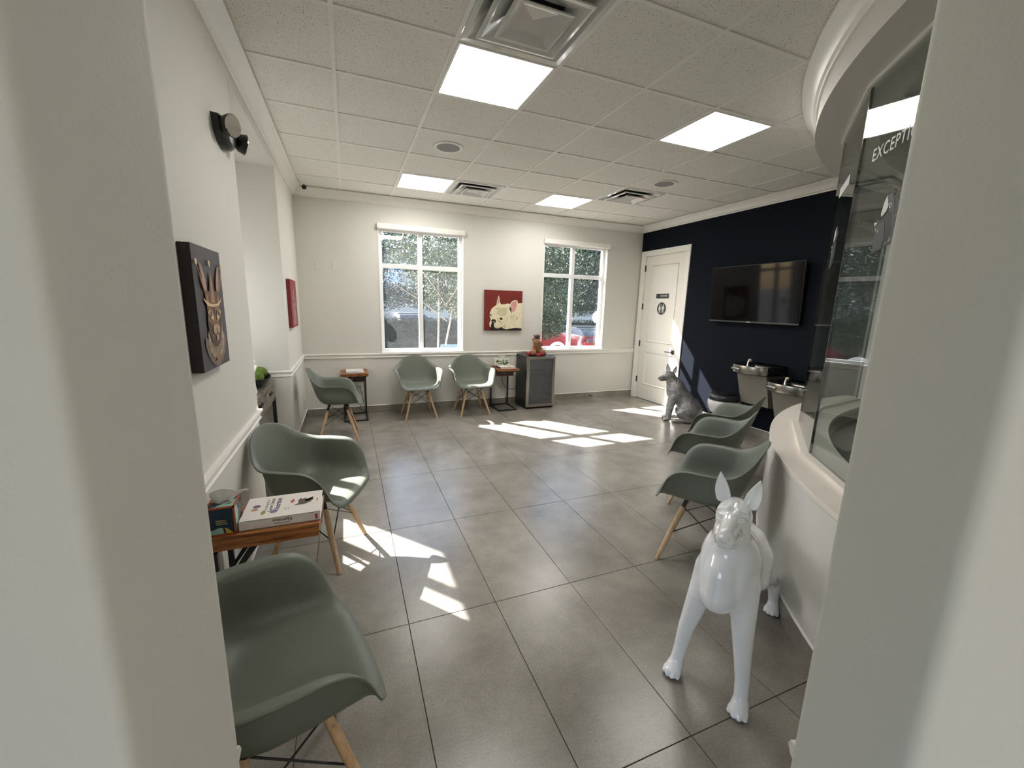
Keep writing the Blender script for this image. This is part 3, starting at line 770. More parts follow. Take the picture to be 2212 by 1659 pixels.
# ================================================================ BOOKS AND TISSUE BOXES
def place_flat(o, root, origin, ux, uy): o.parent = root; basis(o, origin, ux, uy)
bk = thing('book', 'thick white hardcover nutrition textbook lying on the near left table', 'book', (-0.298, 1.912, TZ), 0.0)
BW, BD, BH = 0.150, 0.108, 0.040
cov = mat('glossy_white_cover', srgb(232, 226, 220), 0.25)
MB().box(-BW, BW, -BD, BD, BH-0.003, BH).box(-BW, BW, -BD, BD, 0, 0.003).box(-BW, BW, -BD, -BD+0.003, 0, BH).build('cover', cov, bk, bevel=0.001)
MB().box(-BW+0.004, BW-0.004, -BD+0.003, BD-0.004, 0.003, BH-0.003).build('pages', M_PAPER, bk)
M_INK = mat('navy_ink', srgb(38, 50, 110), 0.5); M_INKK = mat('black_ink', srgb(30, 28, 34), 0.5); M_INKG = mat('grey_ink', srgb(150, 146, 142), 0.5); M_INKR = mat('red_ink', srgb(170, 50, 40), 0.5)
def cover_text(s, x, y, size, m, bold=0.0):
    t = text_mesh(s, size, m, extrude=0.0002, bold=bold); place_flat(t, bk, (x, y, BH+0.0003), (0, 1, 0), (-1, 0, 0))
cover_text('Encyclopedia of', -0.068, 0.020, 0.017, M_INKG)
cover_text('Canine Clinical', -0.049, 0.014, 0.021, M_INKK)
cover_text('Nutrition', -0.024, 0.016, 0.031, M_INK, 0.0004)
def on_book(u, v, h): return (u, v, BH+0.0002+h*0.0004)
def flat(root, poly, m, fn, name='print'): return MB().prism(poly, fn).build(name, m, root)
for (x, y, rx, ry, c) in ((-0.106, 0.016, 0.015, 0.015, (112, 96, 116)), (-0.110, -0.014, 0.014, 0.010, (176, 124, 92)), (-0.072, -0.050, 0.009, 0.018, (160, 138, 92)), (-0.033, -0.050, 0.015, 0.016, (126, 120, 156))):
    flat(bk, [(x+rx*math.cos(a*PI/8), y+ry*math.sin(a*PI/8)) for a in range(16)], mat('ink_%d' % c[0], srgb(*c), 0.5), on_book, 'cover_picture')
flat(bk, [(0.022, 0.030), (0.034, 0.048), (0.040, 0.030), (0.034, 0.008), (0.026, 0.012)], mat('ink_rose', srgb(170, 100, 90), 0.5), on_book, 'cover_picture')
flat(bk, [(0.040, -0.018), (0.056, -0.004), (0.054, 0.026), (0.062, 0.046), (0.072, 0.034), (0.082, 0.044), (0.090, 0.030), (0.112, 0.046), (0.116, 0.022), (0.104, -0.004), (0.080, -0.020)], mat('ink_dog', srgb(84, 74, 66), 0.5), on_book, 'cover_picture')
flat(bk, [(0.078, 0.016), (0.110, 0.042), (0.114, 0.028), (0.090, 0.006)], mat('ink_tan', srgb(180, 128, 92), 0.5), on_book, 'cover_picture')
for k in range(3): flat(bk, [(0.006+k*0.008, -0.052), (0.0082+k*0.008, -0.052), (0.0082+k*0.008, -0.028), (0.006+k*0.008, -0.028)], M_INKG, on_book, 'cover_line')
flat(bk, [(0.130, 0.0), (0.134, 0.0), (0.134, 0.025), (0.130, 0.025)], M_INKR, on_book, 'cover_line')
for s, x, z, size, m in (('Nutrition', 0.006, 0.026, 0.019, M_INKK), ('Canine Clinical', 0.006, 0.012, 0.010, M_INKG)):
    t = text_mesh(s, size, m, extrude=0.0002, bold=0.0003); place_flat(t, bk, (x, -BD-0.0003, z), (-1, 0, 0), (0, 0, -1))
for k in range(3): MB().box(-0.138, -0.118+0.003*k, -BD-0.0004, -BD+0.0002, 0.012+k*0.007, 0.0132+k*0.007).build('spine_line', M_INKG, bk)
MB().box(0.130, 0.139, -BD-0.0005, -BD+0.0002, 0.008, 0.03).build('spine_mark', M_INKR, bk)

def tissue(root, z, s=1.0, seed=1):
    """crumpled sheet rising from the slot: a folded fan of real cloth thickness"""
    rnd = random.Random(seed); n, k = 9, 8; vs = []; fs = []
    for i in range(n):
        t = i/(n-1)
        for j in range(k):
            u = j/(k-1)-0.5
            wv = 0.012*math.sin(u*9+t*3)+0.006*rnd.uniform(-1, 1)*t
            vs.append((u*(0.05+0.075*t)*s+0.030*t*t*s, (wv+0.02*t*math.sin(u*3))*s, z+(0.075*t-0.035*t*t*(u+0.5)+0.008*rnd.uniform(-1, 1)*t)*s))
    for i in range(n-1):
        for j in range(k-1): fs.append((i*k+j, i*k+j+1, (i+1)*k+j+1, (i+1)*k+j))
    o = MB().add(vs, fs).build('tissue', M_PAPER, root, smooth=60)
    sm = o.modifiers.new('sub', 'SUBSURF'); sm.levels = 1; sm.render_levels = 1
    so = o.modifiers.new('thick', 'SOLIDIFY'); so.thickness = 0.0012
    return o
def tissue_box(label, loc, rz, w, d, h, base_col, edge_col, patches, lines=None):
    r = thing('tissue_box', label, 'tissue box', loc, rz, group='cardboard tissue boxes')
    MB().box(-w/2, w/2, -d/2, d/2, 0, h).build('carton', base_col, r, bevel=0.001)
    if edge_col:
        e = 0.005; b = MB()
        for x in (-w/2, w/2-e):
            for y in (-d/2, d/2-e): b.box(x-0.0006, x+e+0.0006, y-0.0006, y+e+0.0006, 0, h+0.0006)
        for z in (0, h-e):
            for y in (-d/2, d/2-e): b.box(-w/2, w/2, y-0.0006, y+e+0.0006, z, z+e+0.0006)
            for x in (-w/2, w/2-e): b.box(x-0.0006, x+e+0.0006, -d/2, d/2, z, z+e+0.0006)
        b.build('border', edge_col, r)
    faces = {'front': lambda u, v, k: (u*w/2, -d/2-0.0004-k*0.0005, h/2+v*h/2), 'right': lambda u, v, k: (w/2+0.0004+k*0.0005, u*d/2, h/2+v*h/2), 'top': lambda u, v, k: (u*w/2, v*d/2, h+0.0004+k*0.0005)}
    for f, m, poly in patches: MB().prism(poly, faces[f]).build('print', m, r)
    MB().prism(circ(0, 0, 0.35, 16, 0.6), lambda u, v, k: (u*w/2, v*d/2, h+0.0009+k*0.0005)).build('slot_film', mat('slot_film', srgb(150, 148, 144), 0.2), r)
    tissue(r, h-0.01, seed=int(loc[1]*10))
    return r
cN = mat('carton_navy', srgb(18, 48, 66), 0.4); cO = mat('carton_orange', srgb(168, 78, 40), 0.4); cT = mat('carton_teal', srgb(150, 190, 180), 0.4); cY = mat('carton_yellow', srgb(200, 160, 60), 0.4); cG = mat('carton_gold', srgb(190, 176, 120), 0.4); cB = mat('carton_blue', srgb(60, 110, 120), 0.4); cP = mat('carton_pink', srgb(190, 130, 130), 0.4); cC = mat('carton_grey', srgb(70, 74, 74), 0.4)
tissue_box('orange-edged cube tissue box with navy front beside the nutrition book', (-0.503, 1.850, TZ), 0.0, 0.098, 0.112, 0.118, cN, cO,
    [('front', cT, [(-0.88, -0.88), (0.3, -0.88), (0.2, -0.45), (-0.2, -0.42), (-0.5, -0.55), (-0.88, -0.6)]), ('front', cY, [(0.2, -0.88), (0.8, -0.88), (0.4, -0.5), (0.1, -0.45)])]
    + [('front', cG, [(-0.35+0.03*k, 0.05-0.13*k), (0.35+0.05*k, 0.05-0.13*k), (0.35+0.05*k, 0.1-0.13*k), (-0.35+0.03*k, 0.1-0.13*k)]) for k in range(3)]
    + [('right', cT, [(-0.88, -0.88), (-0.3, -0.88), (-0.1, 0.3), (-0.4, 0.88), (-0.88, 0.88)]), ('right', cP, [(0.1, 0.0), (0.3, 0.3), (0.5, 0.1), (0.3, -0.3)]), ('right', cY, [(-0.3, -0.88), (-0.1, -0.88), (0.3, 0.0), (0.2, 0.1)]),
       ('top', cC, [(-0.88, 0.1), (0.0, 0.88), (-0.88, 0.88)]), ('top', cT, [(-0.5, -0.88), (0.88, -0.88), (0.88, 0.3), (0.3, -0.2)]), ('top', cY, [(-0.8, 0.0), (-0.5, 0.2), (-0.55, 0.3), (-0.85, 0.15)]), ('top', cY, [(0.4, -0.6), (0.7, -0.4), (0.65, -0.3), (0.4, -0.45)])])
lf = [cT, mat('carton_leaf', srgb(96, 130, 60), 0.4), mat('carton_lime', srgb(176, 186, 80), 0.4), mat('carton_cream', srgb(214, 216, 200), 0.4), mat('carton_ink', srgb(40, 52, 60), 0.4)]
rnd = random.Random(3); pats = []
for k in range(80):
    f = rnd.choice(['front', 'front', 'right', 'top']); x, y, a, l = rnd.uniform(-0.8, 0.8), rnd.uniform(-0.7, 0.7), rnd.uniform(0, PI), rnd.uniform(0.15, 0.32)
    pats.append((f, lf[k % 5], [(max(-0.97, min(0.97, x+l*math.cos(a))), max(-.95, min(.95, y+l*2*math.sin(a)))), (max(-0.97, min(0.97, x-0.06*math.sin(a))), max(-.95, min(.95, y+0.2*math.cos(a)))), (max(-0.97, min(0.97, x-l*math.cos(a))), max(-.95, min(.95, y-l*2*math.sin(a)))), (max(-0.97, min(0.97, x+0.06*math.sin(a))), max(-.95, min(.95, y-0.2*math.cos(a))))]))
tissue_box('leaf-patterned tissue box on the table beside the fridge', (2.165, 5.87, TZ+0.022), 0.0, 0.235, 0.115, 0.10, lf[3], None, pats)
def flat_book(label, x, y, rz, w, d, h, m, z=TZ):
    r = thing('book', label, 'book', (x, y, z), rz)
    MB().box(-w/2, w/2, -d/2, d/2, 0, 0.002).box(-w/2, w/2, -d/2, d/2, h-0.002, h).box(-w/2, -w/2+0.002, -d/2, d/2, 0, h).build('cover', m, r)
    MB().box(-w/2+0.002, w/2-0.003, -d/2+0.003, d/2-0.003, 0.002, h-0.002).build('pages', M_PAPER, r)
    return r
r = flat_book('thin white-covered book under the leaf-patterned tissue box', 2.20, 5.80, -0.06, 0.26, 0.33, 0.022, mat('cover_offwhite', srgb(214, 210, 202), 0.4))
MB().box(0.02, 0.08, -0.13, -0.05, 0.022, 0.0224).build('cover_picture', M_INKG, r)
MB().box(-0.1305, -0.11, -0.165, 0.165, 0.0, 0.0222).build('spine', M_INKK, r)
r = flat_book('white magazine stack lying on the far left corner table', 0.055, 5.80, 0.05, 0.22, 0.29, 0.02, mat('cover_white', srgb(222, 219, 214), 0.4))
MB().prism([(-0.1, -0.1), (0.0, -0.12), (0.1, -0.05), (0.02, -0.06)], lambda u, v, k: (u, v, 0.0202+k*0.0004)).build('cover_picture', M_INKG, r)
MB().box(-0.112, 0.108, -0.152, 0.14, -0.0, 0.004).build('lower_magazine', mat('cover_dark', srgb(60, 56, 52), 0.4), r)
# ================================================================ SMALL FRIDGE
fr = thing('mini_fridge', 'black and steel glass-door drinks fridge under the bulldog painting', 'fridge', (2.724, 5.577, 0))
hw, D, Hh = 0.241, 0.43, 0.817
M_CAB = mat('fridge_black', (0.018, 0.018, 0.02, 1), 0.35)
sh = MB()
sh.box(-hw, -hw+0.02, 0.035, D, 0.03, Hh).box(hw-0.02, hw, 0.035, D, 0.03, Hh).box(-hw+0.02, hw-0.02, 0.035, D, Hh-0.025, Hh).box(-hw+0.02, hw-0.02, 0.035, D, 0.03, 0.06).box(-hw+0.02, hw-0.02, D-0.03, D, 0.06, Hh-0.025)
sh.build('cabinet', M_CAB, fr, bevel=0.003)
MB().box(-hw+0.01, hw-0.01, 0.04, D-0.03, 0.0, 0.03).build('plinth', M_BLACKP, fr)
dr = MB(); f = 0.042
dr.box(-hw, -hw+f, 0, 0.033, 0.035, Hh).box(hw-f, hw, 0, 0.033, 0.035, Hh).box(-hw+f, hw-f, 0, 0.033, 0.035, 0.035+f).box(-hw+f, hw-f, 0, 0.033, Hh-f, Hh)
door_f = dr.build('door', M_STEEL, fr, bevel=0.003)
MB().box(-hw+f, hw-f, 0.008, 0.012, 0.035+f, Hh-f).build('pane', glass_mat('fridge_glass', (0.45, 0.47, 0.52, 1), dust_sheen=0.09, painted_sheen=True), door_f)  # grey film put into the glass in place of the room's reflection
MB().box(-hw-0.014, -hw, 0.004, 0.03, 0.47, 0.60).build('handle', M_BLACKP, door_f, bevel=0.003)
M_LINER = mat('fridge_liner', srgb(120, 124, 130), 0.5); MB().box(-hw+0.021, hw-0.021, D-0.036, D-0.031, 0.06, Hh-0.03).build('back_liner', M_LINER, fr)
for z in (0.16, 0.29, 0.43, 0.58):
    s = MB().box(-hw+0.022, hw-0.022, 0.06, 0.066, z, z+0.006)
    for k in range(9): s.box(-hw+0.03+k*0.05, -hw+0.033+k*0.05, 0.06, D-0.04, z, z+0.004)
    s.build('shelf', M_CHROME, fr)
MB().box(hw-0.10, hw-0.005, 0.02, 0.10, Hh, Hh+0.006).build('hinge_cover', M_BLACKP, fr, bevel=0.002)

# ================================================================ ORGANIC SHAPES: blended distance fields, meshed
def sdf_mesh(name, prims, lo, hi, h, m):
    lo = np.array(lo, float); hi = np.array(hi, float)
    n = np.ceil((hi-lo)/h).astype(int)+1
    d = np.full(tuple(n), 0.3, np.float32)
    ax = [lo[i]+h*np.arange(n[i]) for i in range(3)]
    for pr in prims:
        kind, k = pr[0], pr[-1]
        if kind in ('cone', 'subcone'):
            a, b, ra, rb = np.array(pr[1], float), np.array(pr[2], float), pr[3], pr[4]
            rm = max(ra, rb); bl = np.minimum(a, b)-rm; bh = np.maximum(a, b)+rm
        elif kind == 'chain':
            ch = [(np.array(q, float), r_) for q, r_ in pr[1]]
            bl = np.min([q-r_ for q, r_ in ch], 0); bh = np.max([q+r_ for q, r_ in ch], 0)
        else:
            c, r = np.array(pr[1], float), np.array(pr[2], float); R = pr[3]
            rm = r.max(); bl = c-rm; bh = c+rm
        mg = k+2.5*h
        i0 = np.clip(np.floor((bl-mg-lo)/h).astype(int), 0, n-1); i1 = np.clip(np.ceil((bh+mg-lo)/h).astype(int)+1, 1, n)
        if (i1 <= i0).any(): continue
        X, Y, Z = np.meshgrid(ax[0][i0[0]:i1[0]], ax[1][i0[1]:i1[1]], ax[2][i0[2]:i1[2]], indexing='ij')
        P = np.stack([X, Y, Z], -1).astype(np.float32)
        if kind in ('cone', 'subcone'):
            ab = b-a; t = np.clip(((P-a)@ab)/(ab@ab+1e-12), 0, 1)
            e = np.linalg.norm(P-(a+t[..., None]*ab), axis=-1)-(ra+(rb-ra)*t)
        elif kind == 'chain':
            e = None
            for (a, ra), (b, rb) in zip(ch, ch[1:]):
                ab = b-a; t = np.clip(((P-a)@ab)/(ab@ab+1e-12), 0, 1)
                q = np.linalg.norm(P-(a+t[..., None]*ab), axis=-1)-(ra+(rb-ra)*t)
                e = q if e is None else np.minimum(e, q)
        else:
            Q = P-c
            if R is not None: Q = Q@np.array(R)
            k0 = np.linalg.norm(Q/r, axis=-1); k1 = np.linalg.norm(Q/(r*r), axis=-1)
            e = k0*(k0-1)/np.maximum(k1, 1e-6)
        sl = tuple(slice(i0[i], i1[i]) for i in range(3)); cur = d[sl]
        if kind.startswith('sub'):
            e = -e; hh = np.clip(0.5-0.5*(e-cur)/(-k), 0, 1) if False else None
            q = np.maximum(k-np.abs(cur-e), 0)/k; d[sl] = np.maximum(cur, e)+q*q*k*0.25
        else:
            q = np.maximum(k-np.abs(cur-e), 0)/k; d[sl] = np.minimum(cur, e)-q*q*k*0.25
    # surface nets
    s = d < 0
    cnt = sum(s[i:n[0]-1+i, j:n[1]-1+j, l:n[2]-1+l].astype(np.int8) for i in (0, 1) for j in (0, 1) for l in (0, 1))
    act = (cnt > 0) & (cnt < 8)
    I = np.argwhere(act); idx = np.full(act.shape, -1, np.int64); idx[act] = np.arange(len(I))
    acc = np.zeros((len(I), 3)); num = np.zeros(len(I))
    cor = [(i, j, l) for i in (0, 1) for j in (0, 1) for l in (0, 1)]
    for a in cor:
        for b in cor:
            if sum(abs(x-y) for x, y in zip(a, b)) != 1 or a > b: continue
            da = d[I[:, 0]+a[0], I[:, 1]+a[1], I[:, 2]+a[2]]; db = d[I[:, 0]+b[0], I[:, 1]+b[1], I[:, 2]+b[2]]
            ok = (da < 0) != (db < 0); t = np.where(ok, da/np.where(ok, da-db, 1), 0)
            pt = np.array(a)+t[:, None]*(np.array(b)-np.array(a))
            acc += np.where(ok[:, None], pt, 0); num += ok
    V = lo+h*(I+acc/num[:, None])
    F = []
    for axis in range(3):
        u, v = (axis+1) % 3, (axis+2) % 3
        sl0 = [slice(None)]*3; sl1 = [slice(None)]*3; sl0[axis] = slice(0, -1); sl1[axis] = slice(1, None)
        E = np.argwhere(s[tuple(sl0)] != s[tuple(sl1)])
        E = E[(E[:, u] > 0) & (E[:, v] > 0) & (E[:, u] < n[u]-1) & (E[:, v] < n[v]-1)]
        def at(du, dv):
            q = E.copy(); q[:, u] -= du; q[:, v] -= dv; return idx[q[:, 0], q[:, 1], q[:, 2]]
        quad = np.stack([at(0, 0), at(1, 0), at(1, 1), at(0, 1)], -1)
        flip = s[E[:, 0], E[:, 1], E[:, 2]]
        quad[~flip] = quad[~flip][:, ::-1]
        F.append(quad)
    F = np.concatenate(F)
    me = bpy.data.meshes.new(name); me.from_pydata(V.tolist(), [], F.tolist())
    bm = bmesh.new(); bm.from_mesh(me)
    bmesh.ops.smooth_vert(bm, verts=bm.verts, factor=0.5, use_axis_x=True, use_axis_y=True, use_axis_z=True)
    bmesh.ops.recalc_face_normals(bm, faces=bm.faces); bm.to_mesh(me); bm.free()
    me.shade_smooth(); me.materials.append(m)
    return me
def rot_m(rx=0, ry=0, rz=0): return np.array((Matrix.Rotation(rz, 3, 'Z') @ Matrix.Rotation(ry, 3, 'Y') @ Matrix.Rotation(rx, 3, 'X')))

# ---- white standing dog statue (local: +x forward, +y its left)
def paw(x, y, k):
    out = [('ell', (x-.004, y, .030*k), (.036*k, .031*k, .027*k), None, .02), ('ell', (x+.012, y, .024*k), (.032*k, .036*k, .022*k), None, .01)]
    for ty, tx in ((-.028, .026), (-.0095, .038), (.0095, .038), (.028, .026)):
        out += [('cone', (x+(tx-.014)*k, y+ty*.93*k, .027*k), (x+tx*k, y+ty*k, .0160*k), .0112*k, .0108*k, .004)]
    return out
P = [('ell', (-.12, 0, .530), (.175, .090, .150), None, .03), ('ell', (-.01, 0, .515), (.080, .060, .110), None, .04), ('ell', (-.02, 0, .445), (.10, .066, .062), None, .05)]
P += [('cone', (-.16, 0, .535), (-.45, -.035, .45), .100, .080, .06), ('ell', (-.57, -.05, .415), (.135, .085, .095), None, .06)]
P += [('chain', [((-.09, 0, .60), .084), ((-.035, .008, .70), .066), ((.012, .018, .79), .057), ((.035, .025, .82), .052)], .05)]
for s in (-1, 1):
    q_ = .064 if s > 0 else .054
    P += [('ell', (-.085, s*q_, .545), (.088, .042, .12), None, .035), ('ell', (-.035, s*(q_+.004), .515), (.058, .034, .095), None, .014)]
    P += [('chain', [((-.065, s*(q_+.008), .50), .056), ((-.035, s*(q_+.024), .39), .047), ((-.018, s*.110, .22), .033), ((-.012, s*.122, .12), .0275), ((.002, s*.129, .045), .0265)], .03), ('ell', (-.030, s*.120, .125), (.012, .016, .02), None, .02)]
    P += paw(.022, s*.131, 1.0)
    hy = -.05; fy = .098 if s > 0 else -.13
    P += [('ell', (-.57, hy+s*.055, .375), (.11, .050, .115), rot_m(0, -0.25, 0), .04)]
    P += [('chain', [((-.56, hy+s*.062, .37), .080), ((-.525, hy+s*.080, .275), .064), ((-.65, (hy+s*.09+fy*.85)*.5, .220), .044), ((-.728, fy*.86, .172), .0290), ((-.733, fy, .05), .0245)], .03), ('ell', (-.748, fy*.86, .178), (.014, .014, .020), None, .015)]
    P += paw(-.715, fy, .95)
P += [('cone', (-.68, -.05, .45), (-.73, -.05, .42), .022, .016, .03)]
BODY = P
HY = math.radians(7)
def hp(x, y, z):      # head space -> body space: turned a little to its left
    x *= 1.12 if x > 0 else 1.0
    c, s = math.cos(HY), math.sin(HY); return (.055+c*x-s*y, .028+s*x+c*y, .835+z)
HR = rot_m(0, 0, HY)
Hd = [('ell', hp(-.010, 0, .002), (.078, .050, .050), HR, .02), ('ell', hp(.032, 0, .012), (.044, .040, .036), HR, .02)]
Hd += [('chain', [(hp(.05, 0, .004), .036), (hp(.10, 0, .001), .0275), (hp(.166, 0, .000), .0225)], .02)]
Hd += [('cone', hp(-.02, 0, -.040), hp(.06, 0, -.044), .042, .028, .025), ('cone', hp(.05, 0, -.046), hp(.140, 0, -.050), .024, .014, .006)]
for s in (-1, 1):
    Hd += [('chain', [(hp(.171, s*.0125, -.017), .0155), (hp(.135, s*.0185, -.024), .0185), (hp(.085, s*.025, -.030), .0195)], .012)]
    Hd += [('chain', [(hp(.172, s*.011, -.034), .0115), (hp(.135, s*.0225, -.046), .0125), (hp(.090, s*.033, -.053), .0115), (hp(.050, s*.041, -.046), .0085)], .008)]
    Hd += [('ell', hp(.020, s*.038, -.012), (.040, .016, .032), HR, .03)]
    Hd += [('subell', hp(.083, s*.037, .012), (.015, .010, .011), HR, .010), ('ell', hp(.0655, s*.0325, .0140), (.0100, .0115, .0088), HR, .0012)]
    Hd += [('chain', [(hp(.0765, s*.0185, .0140), .0026), (hp(.0775, s*.0270, .0222), .0036), (hp(.0690, s*.0390, .0218), .0036), (hp(.0560, s*.0465, .0120), .0026)], .0022), ('chain', [(hp(.0770, s*.0185, .0125), .0024), (hp(.0760, s*.0290, .0056), .0028), (hp(.0600, s*.0440, .0085), .0024)], .0022)]
    Hd += [('cone', hp(.055, s*.018, .036), hp(.048, s*.042, .030), .0105, .008, .012), ('chain', [(hp(.080, s*.024, -.003), .0030), (hp(.062, s*.044, -.003), .0026)], .006)]
    Hd += [('subcone', hp(.105, s*.036, -.012), hp(.150, s*.030, -.008), .004, .003, .010)]
    Hd += [('subcone', hp(.020, s*.050, -.050), hp(.090, s*.047, -.066), .0022, .0028, .003)]
Hd += [('subcone', hp(.025, 0, .058), hp(.070, 0, .042), .004, .003, .012)]
Hd += [('ell', hp(.184, 0, -.003), (.0110, .0155, .0095), HR, .0015), ('ell', hp(.188, 0, -.009), (.0070, .0095, .0085), HR, .004), ('subell', hp(.1930, .0105, -.010), (.005, .0034, .0024), HR, .0015), ('subell', hp(.1930, -.0105, -.010), (.005, .0034, .0024), HR, .0015), ('subcone', hp(.1985, 0, -.006), hp(.186, 0, -.040), .0018, .0022, .002)]
M_GLOSSW = mat('glossy_white_resin', srgb(244, 245, 248), 0.12, coat=1.0)
OW = (1.334, 1.033, 0.0); ANG = math.atan2(-.423, -.906)
dogw = thing('dog_statue', 'glossy white standing dog statue with pointed ears beside the curved wall', 'statue', OW, ANG)
o = bpy.data.objects.new('body', sdf_mesh('white_dog', BODY+Hd, (-.82, -.2, -.002), (.16, .2, .757), 0.0044, M_GLOSSW)); COL.objects.link(o); o.parent = dogw
o = bpy.data.objects.new('head', sdf_mesh('white_dog_head', BODY+Hd, (-.12, -.09, .742), (.275, .14, .905), 0.0021, M_GLOSSW)); COL.objects.link(o); o.parent = dogw
def ear(base, tip, w, out, fwd):
    """upright leaf-shaped ear: hollow in front, rounded behind"""
    base, tip, out, fwd = Vector(base), Vector(tip), Vector(out).normalized(), Vector(fwd).normalized()
    ax = tip-base; n = 9; vs = []; fs = []; k = 8
    for i in range(n):
        t = i/(n-1); ww = w*(math.sin(PI*(0.28+0.72*t)) if t > 0.02 else 0.78)*(1.0 if t < 0.98 else 0.02)
        c = base+ax*t
        for j in range(k+1):                     # front, hollow
            u = -1+2*j/k; vs.append(c+out*(u*ww)+fwd*(-0.35*ww*(1-u*u)+0.002))
        for j in range(k+1):                     # back, full
            u = 1-2*j/k; vs.append(c+out*(u*ww*0.98)-fwd*(0.62*ww*(1-u*u)+0.003))
    m = 2*(k+1)
    for i in range(n-1):
        for j in range(m): fs.append((i*m+j, i*m+(j+1) % m, (i+1)*m+(j+1) % m, (i+1)*m+j))
    fs += [tuple(range(m))[::-1], tuple(range((n-1)*m, n*m))]
    return MB().add(vs, fs)
for s in (-1, 1):
    e = ear(hp(-.016, s*.042, .022), hp(-.03, s*.066, .138), .027, (0.15, s*1, 0.0), (1, s*0.55, .05))
    o = e.build('ear', M_GLOSSW, dogw, smooth=70); sb = o.modifiers.new('sub', 'SUBSURF'); sb.levels = 1; sb.render_levels = 1

# ---- silver sitting dog statue
def silver_mat():
    m = mat('silver_resin', (0.36, 0.35, 0.345, 1), 0.46, metal=0.7, bump=1.0, bscale=48, var=0.35, vscale=30, bdist=0.012)
    return m
S = [('cone', (-.27, 0, .16), (-.075, 0, .42), .135, .105, .05), ('ell', (-.035, 0, .40), (.095, .092, .12), None, .05), ('ell', (-.29, 0, .13), (.13, .13, .12), None, .05)]
S += [('cone', (-.05, 0, .47), (.025, 0, .580), .094, .072, .05), ('ell', (-.06, 0, .47), (.09, .085, .09), None, .04)]
SY = math.radians(34)
def sp_(x, y, z): c, q = math.cos(SY), math.sin(SY); x *= 1.13; y *= 1.13; return (.035+c*x-q*y, q*x+c*y, .615+(z-.625)*1.13)
SRm = rot_m(0, 0, SY)
S += [('ell', sp_(.015, 0, .628), (.080, .064, .056), SRm, .03), ('cone', sp_(.05, 0, .612), sp_(.145, 0, .592), .040, .025, .025), ('ell', sp_(.166, 0, .594), (.014, .015, .012), None, .008), ('cone', sp_(.04, 0, .587), sp_(.13, 0, .570), .032, .016, .012)]
for s in (-1, 1):
    S += [('ell', (-.055, s*.07, .37), (.07, .045, .11), None, .03), ('cone', (-.03, s*.07, .33), (-.005, s*.068, .18), .050, .034, .03), ('cone', (-.005, s*.068, .18), (.005, s*.070, .045), .034, .027, .02), ('ell', (.03, s*.072, .025), (.05, .032, .026), None, .015)]
    for ty in (-.02, 0, .02): S += [('cone', (.05, s*.072+ty, .022), (.068, s*.072+ty, .014), .012, .011, .005)]
    S += [('ell', (-.215, s*.112, .15), (.125, .048, .115), rot_m(0, .35, 0), .03), ('cone', (-.13, s*.125, .13), (-.23, s*.13, .045), .055, .04, .03), ('cone', (-.26, s*.135, .033), (-.09, s*.14, .028), .031, .024, .02), ('ell', (-.065, s*.142, .024), (.045, .030, .024), None, .015)]
    for ty in (-.017, 0, .017): S += [('cone', (-.05, s*.142+ty, .02), (-.03, s*.142+ty, .013), .011, .010, .005)]
    S += [('subell', sp_(.070, s*.036, .638), (.012, .010, .008), None, .008), ('ell', sp_(.062, s*.034, .637), (.011, .010, .008), None, .003), ('cone', sp_(.05, s*.02, .656), sp_(.045, s*.045, .649), .009, .008, .01)]
for k in range(3): S += [('cone', (-.30+.02*k, .115+.006*k, .235-.03*k), (-.19+.02*k, .118+.006*k, .262-.03*k), .010, .008, .008)]
S += [('cone', (-.40, 0, .06), (-.44, .12, .03), .04, .033, .03), ('cone', (-.44, .12, .03), (-.36, .24, .026), .033, .026, .03), ('cone', (-.36, .24, .026), (-.24, .29, .022), .026, .015, .03)]
M_SILV = silver_mat()
OS = (4.262, 4.478, 0.0)
dogs = thing('dog_statue', 'silver sitting dog statue with upright ears in front of the restroom door', 'statue', OS, math.atan2(.56, -.83))
SC = 1.06
o = bpy.data.objects.new('body', sdf_mesh('silver_dog', S, (-.50, -.2, -.002), (.20, .33, .72), 0.0062, M_SILV)); COL.objects.link(o); o.parent = dogs; o.scale = (SC, SC, SC)
for s in (-1, 1):
    _o = Vector(sp_(.0, s*1.0, 0))-Vector(sp_(0, 0, 0)); _f = Vector(sp_(1, s*0.45, 0))-Vector(sp_(0, 0, 0))
    e = ear(sp_(-.018, s*.046, .655), sp_(-.020, s*.076, .752), .036, _o, _f)
    o = e.build('ear', M_SILV, dogs, smooth=70); o.scale = (SC, SC, SC)

# ---- plush terrier on a red heart cushion, sitting on the fridge
M_FUR = mat('brown_plush', srgb(150, 104, 66), 0.9, bump=1.0, bscale=160, var=0.35, vscale=60, sheen=0.4)
M_FURD = mat('dark_plush', srgb(92, 40, 30), 0.9, bump=1.0, bscale=160, sheen=0.4)
M_REDP = mat('red_plush', srgb(142, 22, 26), 0.75, bump=0.5, bscale=90, var=0.3, vscale=25, sheen=0.3)
pz = 0.817
pl_ = thing('plush_dog', 'brown shaggy plush terrier with a red tuft, sitting on the fridge', 'plush toy', (2.675, 5.70, pz+0.045))
Q = [('ell', (0, 0, .06), (.062, .055, .075), None, .02), ('ell', (0, -.02, .16), (.062, .056, .058), None, .02), ('ell', (0, -.065, .14), (.034, .028, .028), None, .02)]
for s in (-1, 1): Q += [('cone', (s*.05, -.03, .03), (s*.085, -.09, .022), .034, .036, .015), ('cone', (s*.05, -.01, .09), (s*.075, -.05, .05), .024, .022, .015), ('ell', (s*.05, -.005, .205), (.02, .012, .03), None, .01)]
o = bpy.data.objects.new('body', sdf_mesh('plush', Q, (-.14, -.15, -.02), (.14, .09, .26), 0.006, M_FUR)); COL.objects.link(o); o.parent = pl_
rnd = random.Random(5)
t = MB()
